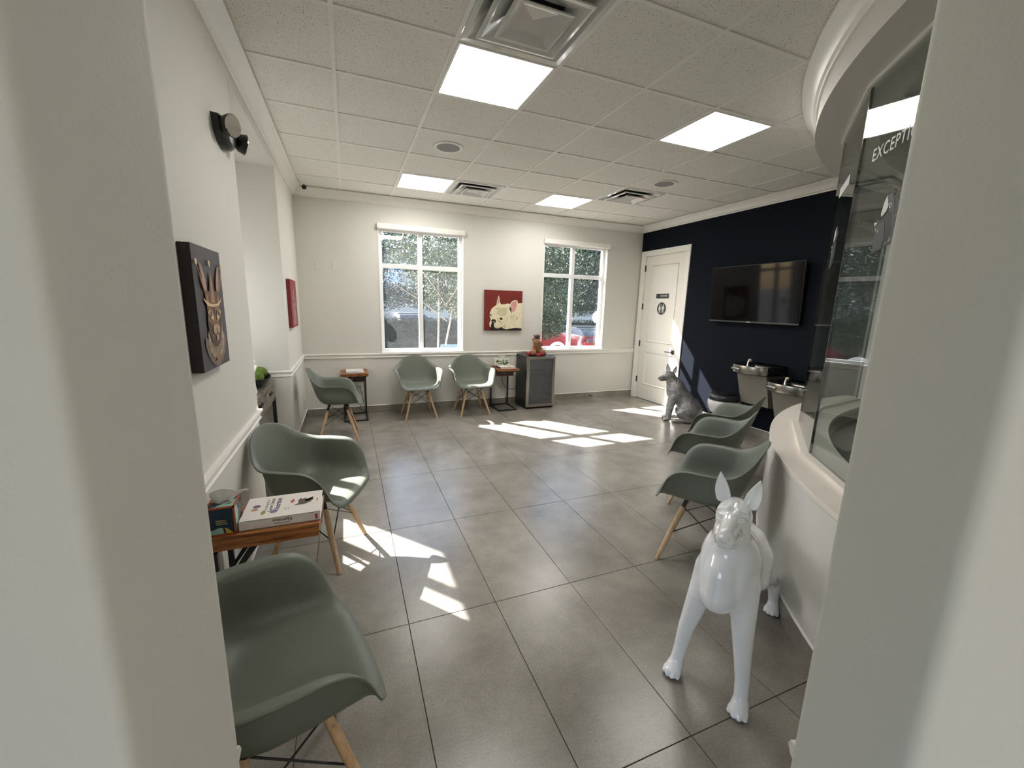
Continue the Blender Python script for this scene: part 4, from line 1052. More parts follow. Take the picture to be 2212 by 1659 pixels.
for k in range(70):
    a = rnd.uniform(0, 2*PI); r0 = rnd.uniform(0, .028); b0 = Vector((r0*math.cos(a), -.015+r0*math.sin(a), .205)); d0 = Vector((math.cos(a)*rnd.uniform(.1, .7), math.sin(a)*rnd.uniform(.1, .5), 1)).normalized()
    t.cyl(b0, b0+d0*rnd.uniform(.045, .085), .006, .0008, 5)
t.build('hair_tuft', M_FURD, pl_)
t = MB()
for k in range(260):      # shaggy locks on the face
    a = rnd.uniform(0, 2*PI); q = rnd.uniform(0.2, 1); c = Vector((.055*q*math.cos(a), -.072-.02*(1-q), .155+.05*q*math.sin(a)))
    t.cyl(c, c+Vector((math.cos(a)*.028, -.010, math.sin(a)*.022-.026)), .0045, .0006, 4)
t.build('face_fur', M_FUR, pl_)
for s in (-1, 1): MB().ell((s*.022, -.083, .178), (.0065, .004, .0065), 10, 7).build('eye', M_BLACKP, pl_, smooth=180)
MB().ell((0, -.097, .150), (.010, .008, .008), 10, 7).build('nose', M_BLACKP, pl_, smooth=180)
Q = [('ell', (0, 0, .02), (.10, .075, .028), None, .02)]
for k in range(11):
    a = 2*PI*k/11; Q += [('ell', (.115*math.cos(a), .088*math.sin(a), .022+.012*(k % 2)), (.034, .030, .024), None, .012)]
Q += [('ell', (-.085, -.05, .05), (.045, .03, .03), None, .012), ('ell', (.085, -.055, .04), (.04, .03, .026), None, .012)]
cu = thing('heart_cushion', 'ruffled red plush heart cushion on top of the fridge', 'cushion', (2.685, 5.705, pz))
o = bpy.data.objects.new('cushion_body', sdf_mesh('cushion', Q, (-.18, -.15, 0.0), (.18, .15, .10), 0.006, M_REDP)); COL.objects.link(o); o.parent = cu; o.scale = (1.12, 1.1, 1.1)

# ================================================================ PAINTINGS
def canvas(name, label, w, h, th, edge, face):
    r = thing(name, label, 'painting', group=None)
    MB().box(-w/2, w/2, 0, th, -h/2, h/2).build('canvas', edge, r, bevel=0.002)
    MB().box(-w/2, w/2, -0.0006, 0.0, -h/2, h/2).build('painted_face', face, r)
    return r
def paint(r, w, h, layers, lv0=0.0008):
    """flat brushed shapes; (u, v) from the upper left corner, 0..1"""
    for k, (m, poly) in enumerate(layers):
        y = -(lv0+k*0.00012)
        MB().prism(poly, lambda u, v, q: ((u-0.5)*w, y-q*0.00008, (0.5-v)*h)).build('brushwork', m, r)
def px(pts, x0, y0, W, H): return [(min(1, max(0, (x-x0)/W)), min(1, max(0, (y-y0)/H))) for x, y in pts]
A = lambda pts: px(pts, 208, 212, 680, 733)
def stroke(p, q, wd):
    (a, b), (c, d_) = p, q; L = math.hypot(c-a, d_-b); nx_, ny_ = -(d_-b)/L*wd, (c-a)/L*wd
    return [(a+nx_*.5, b+ny_*.5), (a+(c-a)*.5+nx_, b+(d_-b)*.5+ny_), (c, d_), (a+(c-a)*.5-nx_, b+(d_-b)*.5-ny_), (a-nx_*.5, b-ny_*.5)]
pRed = mat('paint_red', srgb(112, 26, 18), 0.6, var=0.18, vscale=9); pCream = mat('paint_cream', srgb(222, 212, 180), 0.6, var=0.08, vscale=14); pCreamD = mat('paint_cream_shade', srgb(196, 186, 152), 0.6, var=0.08, vscale=14)
pPink = mat('paint_pink', srgb(202, 150, 140), 0.6, var=0.12, vscale=14); pBlk = mat('paint_black', srgb(20, 14, 14), 0.6); pBrn = mat('paint_brown_line', srgb(120, 104, 76), 0.6); pWht = mat('paint_white', srgb(232, 226, 214), 0.6)
bd = canvas('painting', 'square painting of a white bulldog with its head down on red', 0.615, 0.608, 0.035, mat('canvas_edge_red', srgb(120, 52, 44), 0.7), pRed)
bd.location = (2.242, YB-0.036, 1.487)
paint(bd, 0.615, 0.608, [
 (pBlk, A([(208, 900), (330, 885), (500, 880), (888, 895), (888, 945), (208, 945)])),
 (pRed, A([(208, 890), (300, 885), (320, 930), (208, 945)])),
 (pCream, A([(800, 440), (888, 430), (888, 905), (740, 890), (700, 700)])),
 (pCream, A([(415, 480), (425, 400), (450, 305), (465, 340), (475, 420), (495, 465), (560, 462), (620, 445), (660, 455), (720, 470), (790, 560), (800, 700), (730, 790), (560, 830), (500, 885), (450, 908), (400, 900), (378, 870), (330, 900), (300, 870), (293, 810), (318, 745), (298, 690), (300, 620), (330, 550), (370, 510)])),
 (pPink, A([(432, 420), (450, 330), (460, 360), (462, 440), (436, 470)])),
 (pCreamD, A([(440, 560), (560, 520), (620, 540), (600, 650), (520, 690), (430, 640)])),
 (pCream, A([(650, 470), (690, 410), (750, 376), (792, 385), (806, 430), (795, 540), (740, 640), (690, 640), (655, 560)])),
 (pPink, A([(672, 470), (700, 425), (750, 395), (785, 402), (792, 450), (775, 540), (730, 600), (695, 600), (680, 540)])),
 (pBlk, A([(658, 500), (685, 530), (690, 590), (700, 640), (668, 580), (652, 555)])),
 (pCream, A([(500, 870), (540, 820), (640, 795), (760, 780), (870, 765), (888, 880), (740, 898), (600, 925), (545, 905)])),
 (pBlk, A([(320, 770), (345, 740), (395, 742), (412, 765), (405, 800), (380, 805), (375, 880), (350, 925), (322, 910), (322, 850), (335, 810)])),
 (pWht, A([(328, 785), (340, 770), (345, 790), (335, 800)])), (pWht, A([(366, 790), (376, 772), (386, 786), (376, 800)])),
 (pBlk, A([(474, 715), (500, 700), (532, 720), (525, 745), (500, 752), (482, 740)])), (pBlk, A([(308, 648), (322, 640), (332, 665), (325, 690), (312, 680)])),
 (pWht, A([(500, 708), (512, 708), (510, 718), (500, 718)])),
 ] + [(pBrn, stroke(*[A([p])[0] for p in pq], wd)) for pq, wd in ((((430, 720), (520, 840)), .006), (((450, 760), (540, 820)), .005), (((395, 555), (500, 525)), .005), (((690, 640), (685, 770)), .006), (((735, 640), (710, 770)), .005), (((820, 680), (790, 765)), .006), (((790, 680), (775, 765)), .005), (((520, 880), (600, 845)), .006), (((560, 890), (600, 880)), .005), (((610, 690), (620, 780)), .004), (((385, 890), (460, 880)), .005))])
# crowned cat portrait on the left wall
ct = canvas('painting', 'dark tall painting of a cat wearing a gold crown on the left wall', 0.378, 0.492, 0.040, mat('canvas_edge_dark', srgb(34, 24, 26), 0.6, var=0.3), mat('paint_charcoal', srgb(62, 58, 64), 0.55, var=0.15, vscale=8))
ct.location = (XL+0.041, 2.100, 1.522); ct.rotation_euler = (0, 0, PI/2)
gold = mat('paint_gold', srgb(164, 118, 76), 0.55, var=0.25, vscale=18); goldD = mat('paint_gold_dark', srgb(92, 60, 42), 0.55, var=0.25, vscale=18); goldL = mat('paint_gold_light', srgb(214, 184, 140), 0.55); fur = mat('paint_fur', srgb(128, 92, 66), 0.6, var=0.4, vscale=30); furD = mat('paint_fur_dark', srgb(72, 50, 40), 0.6, var=0.3, vscale=30); lace = mat('paint_lace', srgb(170, 150, 126), 0.6, var=0.3, vscale=40); laceD = mat('paint_lace_dark', srgb(118, 102, 92), 0.6, var=0.5, vscale=50); earp = mat('paint_ear', srgb(176, 140, 124), 0.6, var=0.2, vscale=20)
def el(cx, cy, rx, ry, n=18): return [(cx+rx*math.cos(2*PI*i/n), cy+ry*math.sin(2*PI*i/n)) for i in range(n)]
rnd = random.Random(8)
layers = []
for k in range(26):
    a = PI*(0.03+0.94*k/25); layers.append((laceD, el(0.52+0.36*math.cos(a), 0.74+0.22*math.sin(a), 0.05, 0.032, 9)))
layers += [(lace, el(0.52, 0.76, 0.30, 0.17, 24)), (lace, [(0.26, 0.66), (0.78, 0.62), (0.80, 0.80), (0.55, 0.94), (0.28, 0.84)])]
for k in range(14):
    a = PI*(0.06+0.88*k/13); layers.append((laceD, stroke((0.52+0.15*math.cos(a), 0.74+0.08*math.sin(a)), (0.52+0.29*math.cos(a), 0.76+0.16*math.sin(a)), .006)))
layers += [(furD, el(0.50, 0.62, 0.25, 0.20, 24)), (fur, [(0.27, 0.42), (0.76, 0.42), (0.74, 0.56), (0.66, 0.70), (0.58, 0.78), (0.46, 0.78), (0.36, 0.70), (0.28, 0.56)]), (furD, [(0.47, 0.43), (0.55, 0.43), (0.545, 0.56), (0.475, 0.56)]),
 (furD, [(0.30, 0.60), (0.38, 0.62), (0.36, 0.70), (0.31, 0.66)]), (furD, [(0.64, 0.62), (0.73, 0.58), (0.70, 0.67), (0.65, 0.70)]),
 (earp, [(0.16, 0.13), (0.22, 0.15), (0.31, 0.26), (0.33, 0.34), (0.26, 0.36), (0.20, 0.30)]), (earp, [(0.84, 0.13), (0.78, 0.15), (0.69, 0.26), (0.67, 0.34), (0.74, 0.36), (0.80, 0.30)]), (fur, stroke((0.15, 0.13), (0.24, 0.38), .02)), (fur, stroke((0.85, 0.13), (0.76, 0.38), .02)),
 (goldD, [(0.24, 0.38), (0.32, 0.34), (0.40, 0.36), (0.50, 0.17), (0.60, 0.36), (0.68, 0.34), (0.76, 0.38), (0.74, 0.47), (0.26, 0.47)]), (gold, [(0.43, 0.45), (0.50, 0.17), (0.58, 0.45)]), (gold, [(0.27, 0.44), (0.30, 0.36), (0.36, 0.45)]), (gold, [(0.66, 0.45), (0.71, 0.36), (0.74, 0.44)]),
 (goldL, [(0.18, 0.405), (0.24, 0.43), (0.38, 0.455), (0.52, 0.46), (0.66, 0.455), (0.78, 0.43), (0.83, 0.405), (0.82, 0.43), (0.70, 0.475), (0.50, 0.485), (0.30, 0.475), (0.19, 0.43)]),
 (goldL, el(0.06, 0.135, 0.032, 0.026)), (goldL, el(0.50, 0.125, 0.030, 0.028)), (goldL, el(0.94, 0.135, 0.030, 0.026)), (gold, stroke((0.07, 0.16), (0.26, 0.40), .012)), (gold, stroke((0.93, 0.16), (0.75, 0.40), .012)),
 (goldL, [(0.27, 0.53), (0.33, 0.505), (0.42, 0.52), (0.46, 0.57), (0.43, 0.60), (0.34, 0.57)]), (goldL, [(0.75, 0.53), (0.69, 0.505), (0.60, 0.52), (0.56, 0.57), (0.59, 0.60), (0.68, 0.57)]), (fur, el(0.365, 0.54, 0.055, 0.026)), (fur, el(0.655, 0.54, 0.055, 0.026)), (gold, el(0.365, 0.54, 0.036, 0.02)), (gold, el(0.655, 0.54, 0.036, 0.02)), (pBlk, el(0.37, 0.54, 0.02, 0.018)), (pBlk, el(0.65, 0.54, 0.02, 0.018)),
 (lace, el(0.45, 0.675, 0.065, 0.042)), (lace, el(0.57, 0.675, 0.065, 0.042)), (earp, [(0.46, 0.63), (0.56, 0.63), (0.51, 0.66)]), (furD, stroke((0.51, 0.66), (0.51, 0.70), .008)), (lace, el(0.51, 0.745, 0.05, 0.025)),
 (gold, el(0.46, 0.92, 0.035, 0.022)), (gold, el(0.56, 0.91, 0.03, 0.02))]
paint(ct, 0.378, 0.492, layers)
# red painting seen edge-on
rp = canvas('painting', 'red painting on the left wall beyond the niche, seen nearly edge on', 0.50, 0.50, 0.035, mat('canvas_edge_crimson', srgb(126, 30, 40), 0.6), mat('paint_crimson', srgb(132, 34, 42), 0.6, var=0.25, vscale=8))
rp.location = (XL+0.036, 5.12, 1.527); rp.rotation_euler = (0, 0, PI/2)
paint(rp, 0.50, 0.50, [(mat('paint_grey_rose', srgb(150, 110, 108), 0.6, var=0.4, vscale=16), [(0.25, 0.95), (0.3, 0.4), (0.5, 0.15), (0.72, 0.4), (0.75, 0.95)]), (pBlk, el(0.42, 0.45, 0.04, 0.04)), (pBlk, el(0.6, 0.45, 0.04, 0.04)), (pBlk, el(0.51, 0.6, 0.06, 0.045))])

# ================================================================ TELEVISION
tv = thing('television', 'large black flat screen television mounted on the dark wall', 'television')
TY0_, TY1_ = 3.118, 4.362
M_SCREEN = mat('tv_screen', (0.003, 0.003, 0.0035, 1), 0.06, spec=0.12)
lean = (4.668-4.706)/(2.14-1.43)
def tvp(u, v, h): return (4.706+lean*(v-1.43)+h, u, v)
MB().prism([(TY0_, 1.43), (TY1_, 1.43), (TY1_, 2.14), (TY0_, 2.14)], lambda u, v, h: tvp(u, v, 0.004+h*0.035)).build('housing', M_BLACKP, tv, bevel=0.004)
MB().prism([(TY0_+0.008, 1.448), (TY1_-0.008, 1.448), (TY1_-0.008, 2.132), (TY0_+0.008, 2.132)], lambda u, v, h: tvp(u, v, h*0.005)).build('screen', M_SCREEN, tv)
MB().prism([(TY0_, 1.43), (TY1_, 1.43), (TY1_, 1.447), (TY0_, 1.447)], lambda u, v, h: tvp(u, v, -0.002+h*0.008)).build('lower_bezel', mat('dark_grey_bezel', srgb(70, 70, 72), 0.35, metal=0.5), tv)
MB().prism([(3.725, 1.434), (3.775, 1.434), (3.775, 1.443), (3.725, 1.443)], lambda u, v, h: tvp(u, v, -0.004+h*0.003)).build('badge', M_STEEL, tv)
MB().box(4.71, XR-0.002, 3.6, 3.9, 1.65, 1.95).build('wall_mount', M_BLACK, tv)

# ================================================================ DRINKING FOUNTAINS
def fountain(label, y0, y1, top, bot):
    """steel basin with bowed front on a tapering grey cabinet; local x runs out from the wall, y along it"""
    W = (y1-y0)/2; r = thing('drinking_fountain', label, 'drinking fountain', (XR-0.001, (y0+y1)/2, 0), PI, group='wall mounted drinking fountains')
    D0, bow = 0.40, 0.065
    n = 16; outline = [(0.0, -W*0.9)]
    outline += [(D0*0.5, -W*0.97)]
    for i in range(n+1):
        t = -1+2*i/n; outline.append((D0+bow*(1-t*t)-0.03*(abs(t)**8), t*W))
    outline += [(D0*0.5, W*0.97), (0.0, W*0.9)]
    def scaled(k): return [(x*k if x > 0 else 0.0, y*k) for x, y in outline]
    # basin body: side wall, rolled rim, deck, sunk oval bowl
    m = len(outline); mb = MB(); vs = []; fs = []
    levels = [(0.955, top-0.105), (0.985, top-0.095), (1.0, top-0.02), (0.992, top-0.004), (0.97, top), (0.955, top-0.003), (0.94, top-0.012)]
    for k, z in levels: vs += [(x, y, z) for x, y in scaled(k)]
    for i in range(len(levels)-1):
        for j in range(m): fs.append((i*m+j, i*m+(j+1) % m, (i+1)*m+(j+1) % m, (i+1)*m+j))
    # deck ring into an oval bowl
    def oval(k, z): return [(0.235+(x-0.235)*k*0.8 if True else x, y*k, z) for x, y in [(0.235+0.19*math.cos(2*PI*j/m+PI), 0.19*math.sin(2*PI*j/m+PI)) for j in range(m)]]
    # order of the outline starts at the wall, lower y, and runs round the front
    def oval(k, z):
        out = []
        for j in range(m):
            x, y = outline[j]; a = math.atan2(y, x-0.20); out.append((0.235+0.165*k*math.cos(a), W*0.74*k*math.sin(a), z))
        return out
    b0 = len(vs)
    for k, z in ((1.06, top-0.012), (1.0, top-0.016), (0.9, top-0.045), (0.6, top-0.062), (0.1, top-0.066)): vs += oval(k, z)
    last = (len(levels)-1)*m
    for j in range(m): fs.append((last+j, last+(j+1) % m, b0+(j+1) % m, b0+j))
    for i in range(4):
        for j in range(m): fs.append((b0+i*m+j, b0+i*m+(j+1) % m, b0+(i+1)*m+(j+1) % m, b0+(i+1)*m+j))
    fs.append(tuple(b0+4*m+j for j in range(m))); fs.append(tuple(range(m))[::-1])
    mb.add(vs, fs); mb.build('basin', M_STEELD, r, smooth=40)
    for s, name in ((1, 'push_bar'),):
        bar = MB(); pts = [(D0+bow*(1-(t*t))-0.010, t*W, top-0.055) for t in [0.25+0.65*i/8 for i in range(9)]]
        # local y is mirrored by the half turn: the bar sits on the side away from the camera
        bar.tube([(x, -y, z) for x, y, z in pts], [0.016]+[0.021]*7+[0.016], 8); bar.build('push_bar', M_STEELD, r, smooth=60)
    sb = MB(); sb.tube([(0.36, W*0.93, top-0.055), (0.24, W*0.92, top-0.055)], [0.022, 0.022], 8); sb.build('side_push_bar', M_STEELD, r, smooth=60)
    g = MB()
    for k in range(6): g.box(0.05, 0.20, W*0.94, W*0.955, top-0.085+k*0.011, top-0.080+k*0.011)
    g.build('vent_grille', M_BLACK, r)
    sp = MB().tube([(0.375, -W*0.10, top-0.012), (0.375, -W*0.10, top+0.02), (0.365, -W*0.10, top+0.045)], [0.016, 0.012, 0.013], 10); sp.build('bubbler', M_CHROME, r, smooth=50)
    MB().ell((0.35, -W*0.10, top+0.055), (0.026, 0.018, 0.02)).build('bubbler_guard', mat('almond_plastic', srgb(206, 192, 168), 0.4), r, smooth=180)
    cab = MB(); w2 = W*0.86
    vs = [(0, -w2, bot+0.02), (0, w2, bot+0.02), (0.21, w2*0.94, bot+0.05), (0.21, -w2*0.94, bot+0.05), (0, -w2, top-0.10), (0, w2, top-0.10), (0.33, w2, top-0.10), (0.33, -w2, top-0.10)]
    cab.add(vs, [(0, 1, 2, 3), (4, 7, 6, 5), (0, 3, 7, 4), (1, 5, 6, 2), (3, 2, 6, 7), (0, 4, 5, 1)])
    cab.build('cabinet', mat('almond_grey_cabinet', srgb(126, 120, 110), 0.45), r, bevel=0.004)
    return r
fountain('upper steel drinking fountain on the dark wall, the left of the pair', 3.19, 3.65, 0.943, 0.40)
fountain('lower steel drinking fountain on the dark wall, nearer the reception glass', 2.71, 3.178, 0.805, 0.27)

# ================================================================ WASTE BIN
tr = thing('waste_bin', 'black pedal bin with a white bag hanging out under the fountains', 'bin', (4.50, 3.78, 0))
MB().lathe([(0.150, 0.0), (0.155, 0.01), (0.168, 0.40), (0.172, 0.43), (0.165, 0.43)], 28).build('bucket', M_BLACKP, tr, smooth=40)
rnd = random.Random(2); vs = []; fs = []; n = 40
for i, (rr, z) in enumerate(((0.170, 0.44), (0.188, 0.43), (0.192, 0.38), (0.186, 0.33), (0.176, 0.30))):
    for j in range(n): a = 2*PI*j/n; w = 1+0.03*math.sin(j*2.3+i)+0.015*rnd.uniform(-1, 1); vs.append((rr*w*math.cos(a), rr*w*math.sin(a), z+(0.02*math.sin(j*0.9) if i > 2 else 0)))
for i in range(4):
    for j in range(n): fs.append((i*n+j, i*n+(j+1) % n, (i+1)*n+(j+1) % n, (i+1)*n+j))
o = MB().add(vs, fs).build('bag', mat('white_bag', srgb(206, 200, 200), 0.45), tr, smooth=60)
vs = [tuple(v) for v in []]
MB().lathe([(0.186, 0.445), (0.190, 0.455), (0.186, 0.49), (0.165, 0.515), (0.09, 0.53), (0.002, 0.535)], 28).build('lid', mat('bin_lid_black', (0.012, 0.013, 0.016, 1), 0.3), tr, smooth=40)
MB().lathe([(0.10, 0.531), (0.125, 0.531), (0.125, 0.537), (0.10, 0.537)], 28).build('lid_ring', M_BLACKP, tr, smooth=40)
MB().box(-0.20, -0.14, -0.05, 0.05, 0.012, 0.03).build('pedal', M_CHROME, tr, bevel=0.004)

# ================================================================ NICHE: CONSOLE, MOSS BOWL, FIGURINE
cn = thing('console_table', 'grey weathered wood console table with drawers standing in the niche', 'console table')
cx0, cx1, cy0, cy1 = -1.10, -0.705, 3.10, 4.62
MB().box(cx0, cx1, cy0, cy1, 0.745, 0.78).build('tabletop', M_GREYWOOD, cn, bevel=0.003)
MB().box(cx0+0.02, cx1-0.012, cy0+0.02, cy1-0.02, 0.60, 0.745).build('drawer_case', M_GREYWOOD, cn)
for k in range(3):
    y0 = cy0+0.03+k*0.482; y1 = y0+0.465
    d = MB().box(cx1-0.013, cx1-0.003, y0, y1, 0.612, 0.738).build('drawer', M_GREYWOOD, cn, bevel=0.003)
    MB().box(cx1-0.003, cx1+0.018, (y0+y1)/2-0.06, (y0+y1)/2+0.06, 0.69, 0.70).box(cx1-0.003, cx1+0.006, (y0+y1)/2-0.05, (y0+y1)/2+0.05, 0.68, 0.71).build('drawer_pull', M_BLACK, d, bevel=0.002)
for x in (cx0+0.02, cx1-0.02):
    for y in (cy0+0.02, cy1-0.02): MB().box(x-0.015, x+0.015, y-0.015, y+0.015, 0, 0.60).build('leg', M_BLACK, cn)
MB().box(cx0+0.01, cx1-0.01, cy0+0.01, cy1-0.01, 0.585, 0.60).build('lower_frame', mat('console_rail', srgb(120, 108, 92), 0.5), cn)
bw = thing('bowl', 'black boat-shaped bowl of green moss on the niche console', 'bowl', (-0.83, 4.24, 0.78), 0.0)
def boat(k, z, lift):
    return [(0.15*k*math.cos(a), 0.27*k*math.sin(a), z+lift*abs(math.sin(a))**3) for a in [2*PI*i/28 for i in range(28)]]
vs = boat(0.42, 0.0, 0)+boat(0.75, 0.03, 0.01)+boat(1.0, 0.085, 0.03)+boat(0.96, 0.085, 0.03)+boat(0.70, 0.036, 0.01)+boat(0.3, 0.012, 0)
fs = [(i*28+j, i*28+(j+1) % 28, (i+1)*28+(j+1) % 28, (i+1)*28+j) for i in range(5) for j in range(28)]+[tuple(range(28))[::-1], tuple(range(140, 168))]
MB().add(vs, fs).build('bowl_body', mat('black_ceramic', (0.012, 0.012, 0.011, 1), 0.5), bw, smooth=50)
M_MOSS = mat('green_moss', srgb(86, 108, 32), 0.95, bump=1.0, bscale=150, var=0.4, vscale=50)
rnd = random.Random(11)
for k, (x, y, rr) in enumerate(((0.0, -0.15, 0.075), (-0.03, -0.04, 0.085), (0.04, -0.06, 0.07), (0.0, 0.07, 0.085), (-0.03, 0.16, 0.075), (0.035, 0.165, 0.07))):
    MB().ell((0, 0, 0), (rr, rr*1.1, rr*0.8), 16, 10).build('moss_ball', M_MOSS, None, smooth=180, label='soft green moss ball heaped in the black boat-shaped bowl', cat='moss', group='moss balls in the bowl').location = (-0.83+x, 4.24+y, 0.78+0.095+0.01*(k % 2))
fg = thing('figurine', 'white figurine just peeking out behind the niche edge', 'figurine', (-0.775, 3.87, 0.78))
Q = [('cone', (0, 0, .03), (0, 0, .12), .05, .035, .03), ('ell', (0, 0, .20), (.035, .035, .05), None, .03), ('ell', (0.02, 0.0, .28), (.035, .032, .035), None, .02), ('cone', (.03, .0, .19), (.05, .02, .24), .014, .012, .015)]
o = bpy.data.objects.new('figure', sdf_mesh('figure', Q, (-.09, -.09, 0), (.1, .1, .33), 0.006, mat('white_ceramic', srgb(222, 224, 226), 0.2))); COL.objects.link(o); o.parent = fg

# ================================================================ WALL FITTINGS
em = thing('emergency_light', 'black twin-head emergency light high on the left wall', 'emergency light', (XL, 2.73, 2.40), 0.0)
# housing: shield shaped plate, bulging out from the wall (+x)
vs = []; fs = []; out = [(-0.155, 0.052), (-0.13, 0.06), (0.13, 0.06), (0.155, 0.052), (0.13, -0.02), (0.08, -0.055), (0.0, -0.07), (-0.08, -0.055), (-0.13, -0.02)]
k = len(out)
for x, sc in ((0.0, 1.0), (0.03, 0.97), (0.055, 0.72), (0.06, 0.4)): vs += [(x, y*sc, z*sc) for y, z in out]
for i in range(3):
    for j in range(k): fs.append((i*k+j, i*k+(j+1) % k, (i+1)*k+(j+1) % k, (i+1)*k+j))
fs += [tuple(range(k))[::-1], tuple(range(3*k, 4*k))]
MB().add(vs, fs).build('housing', M_BLACKP, em, smooth=35)
M_LENS = mat('clear_lens', srgb(225, 225, 222), 0.15, coat=1.0, bump=0.6, bscale=60)
for s, ax in ((-1, Vector((0.80, -0.45, -0.12))), (1, Vector((0.86, 0.30, -0.15)))):
    ax.normalize(); c = Vector((0.045, s*0.115, 0.012))
    hd = MB().tube([c, c+ax*0.015, c+ax*0.045, c+ax*0.05], [0.03, 0.044, 0.053, 0.051], 24).build('lamp_head', M_BLACKP, em, smooth=45)
    MB().tube([c+ax*0.050, c+ax*0.0515], [0.0465, 0.0455], 24).build('lens', M_LENS, hd, smooth=45)
    MB().tube([c+ax*0.0503, c+ax*0.0535], [0.0495, 0.0475], 24).build('chrome_ring', M_CHROME, hd, smooth=45)
MB().ell((0.054, -0.005, -0.040), (0.003, 0.006, 0.003), 8, 5).build('indicator', mat('pink_indicator', srgb(210, 110, 130), 0.4), em)
sc_ = thing('security_camera', 'small black and white security camera in the far left ceiling corner', 'security camera', (-0.41, 5.70, CZ-0.02))
MB().tube([(-0.05, 0.06, 0.012), (-0.03, 0.03, -0.01), (0, 0, -0.03)], 0.008, 8).build('bracket', M_WHITEP, sc_, smooth=60)
MB().tube([(0, 0.03, -0.04), (0.008, -0.04, -0.055)], 0.030, 18).build('housing', M_WHITEP, sc_, smooth=50)
MB().tube([(0.0079, -0.039, -0.0548), (0.0085, -0.044, -0.056)], 0.026, 18).build('lens', M_BLACKP, sc_, smooth=50)
for x, lab in ((-0.329, 'blank white wall plate nearer the left corner'), (-0.122, 'blank white wall plate nearer the left window')):
    r = thing('wall_plate', lab, 'wall plate', (x, YB, 2.017), group='blank wall plates')
    MB().box(-0.036, 0.036, -0.006, 0, -0.058, 0.058).build('plate', M_WALL, r, bevel=0.003)
    for z in (-0.042, 0.042): MB().cyl((0, -0.006, z), (0, -0.0072, z), 0.003, n=8).build('screw', M_WHITEP, r)
def outlet(lab, loc, rz):
    r = thing('wall_outlet', lab, 'outlet', loc, rz, group='white power outlets')
    MB().box(-0.036, 0.036, -0.006, 0, -0.058, 0.058).build('plate', M_WHITEP, r, bevel=0.003)
    for z in (-0.025, 0.025):
        MB().box(-0.017, 0.017, -0.008, -0.006, z-0.015, z+0.015).build('socket', M_WHITEP, r, bevel=0.002)
outlet('white power outlet on the back wall behind the far left corner table', (0.13, YB, 0.385), 0)
outlet('white power outlet low on the left wall beyond the niche', (XL, 4.91, 0.43), PI/2)
ds = thing('door_stop', 'small black door stop on the back baseboard between fridge and door', 'door stop', (3.905, YB-0.009, 0.05))
MB().cyl((0, 0, 0), (0, -0.006, 0), 0.016, n=14).build('flange', M_BLACK, ds)
MB().cyl((0, -0.006, 0), (0.0, -0.06, -0.004), 0.006, n=8).build('rod', M_BLACK, ds)
MB().cyl((0, -0.06, -0.004), (0, -0.072, -0.005), 0.011, n=12).build('tip', M_BLACKP, ds)
# signs on the restroom door
XS = XR+0.012+0.012
sg = thing('door_sign', 'small black rectangular RESTROOM sign on the white door', 'sign', (XS, 5.450, 1.783), -PI/2)
MB().box(-0.145, 0.145, -0.006, 0, -0.038, 0.038).build('plate', M_BLACKP, sg, bevel=0.003)
t = text_mesh('RESTROOM', 0.030, M_VINYL, extrude=0.0003, bold=0.0008); t.parent = sg; basis(t, (0.035, -0.0066, 0), (1, 0, 0), (0, 0, 1))
lg = MB()
for _, mm, poly in EMBLEM:
    if mm is not M_EDARK: lg.prism([(-0.105+u*0.25, v*0.25) for u, v in poly], lambda u, v, q: (u, -0.0062-q*0.0004, v))
lg.build('logo', M_EGREY, sg)
rs = thing('door_sign', 'round black restroom sign with two white figures on the door', 'sign', (XS, 5.448, 1.582), -PI/2)
MB().prism(circ(0, 0, 0.1, 40), lambda u, v, q: (u, -q*0.006, v)).build('disc', M_BLACKP, rs, bevel=0.001)
def figure(cx, skirt):
    mb = MB(); f3 = lambda u, v, q: (cx+u, -0.0062-q*0.0005, v)
    mb.prism(circ(0, 0.056, 0.0125, 14), f3)
    if skirt: mb.prism([(-0.014, 0.038), (0.014, 0.038), (0.028, -0.005), (0.023, -0.008), (0.014, 0.015), (0.024, -0.025), (0.012, -0.025), (0.010, -0.068), (0.002, -0.068), (0.001, -0.028), (-0.001, -0.028), (-0.002, -0.068), (-0.010, -0.068), (-0.012, -0.025), (-0.024, -0.025), (-0.014, 0.015), (-0.023, -0.008), (-0.028, -0.005)], f3)
    else: mb.prism([(-0.018, 0.038), (0.018, 0.038), (0.024, 0.03), (0.024, -0.01), (0.017, -0.01), (0.015, 0.02), (0.013, -0.068), (0.003, -0.068), (0.001, -0.015), (-0.001, -0.015), (-0.003, -0.068), (-0.013, -0.068), (-0.015, 0.02), (-0.017, -0.01), (-0.024, -0.01), (-0.024, 0.03)], f3)
    mb.build('pictogram', M_VINYL, rs)
figure(-0.040, True); figure(0.040, False)
MB().box(-0.002, 0.002, -0.0066, -0.006, -0.07, 0.07).build('divider', M_VINYL, rs)
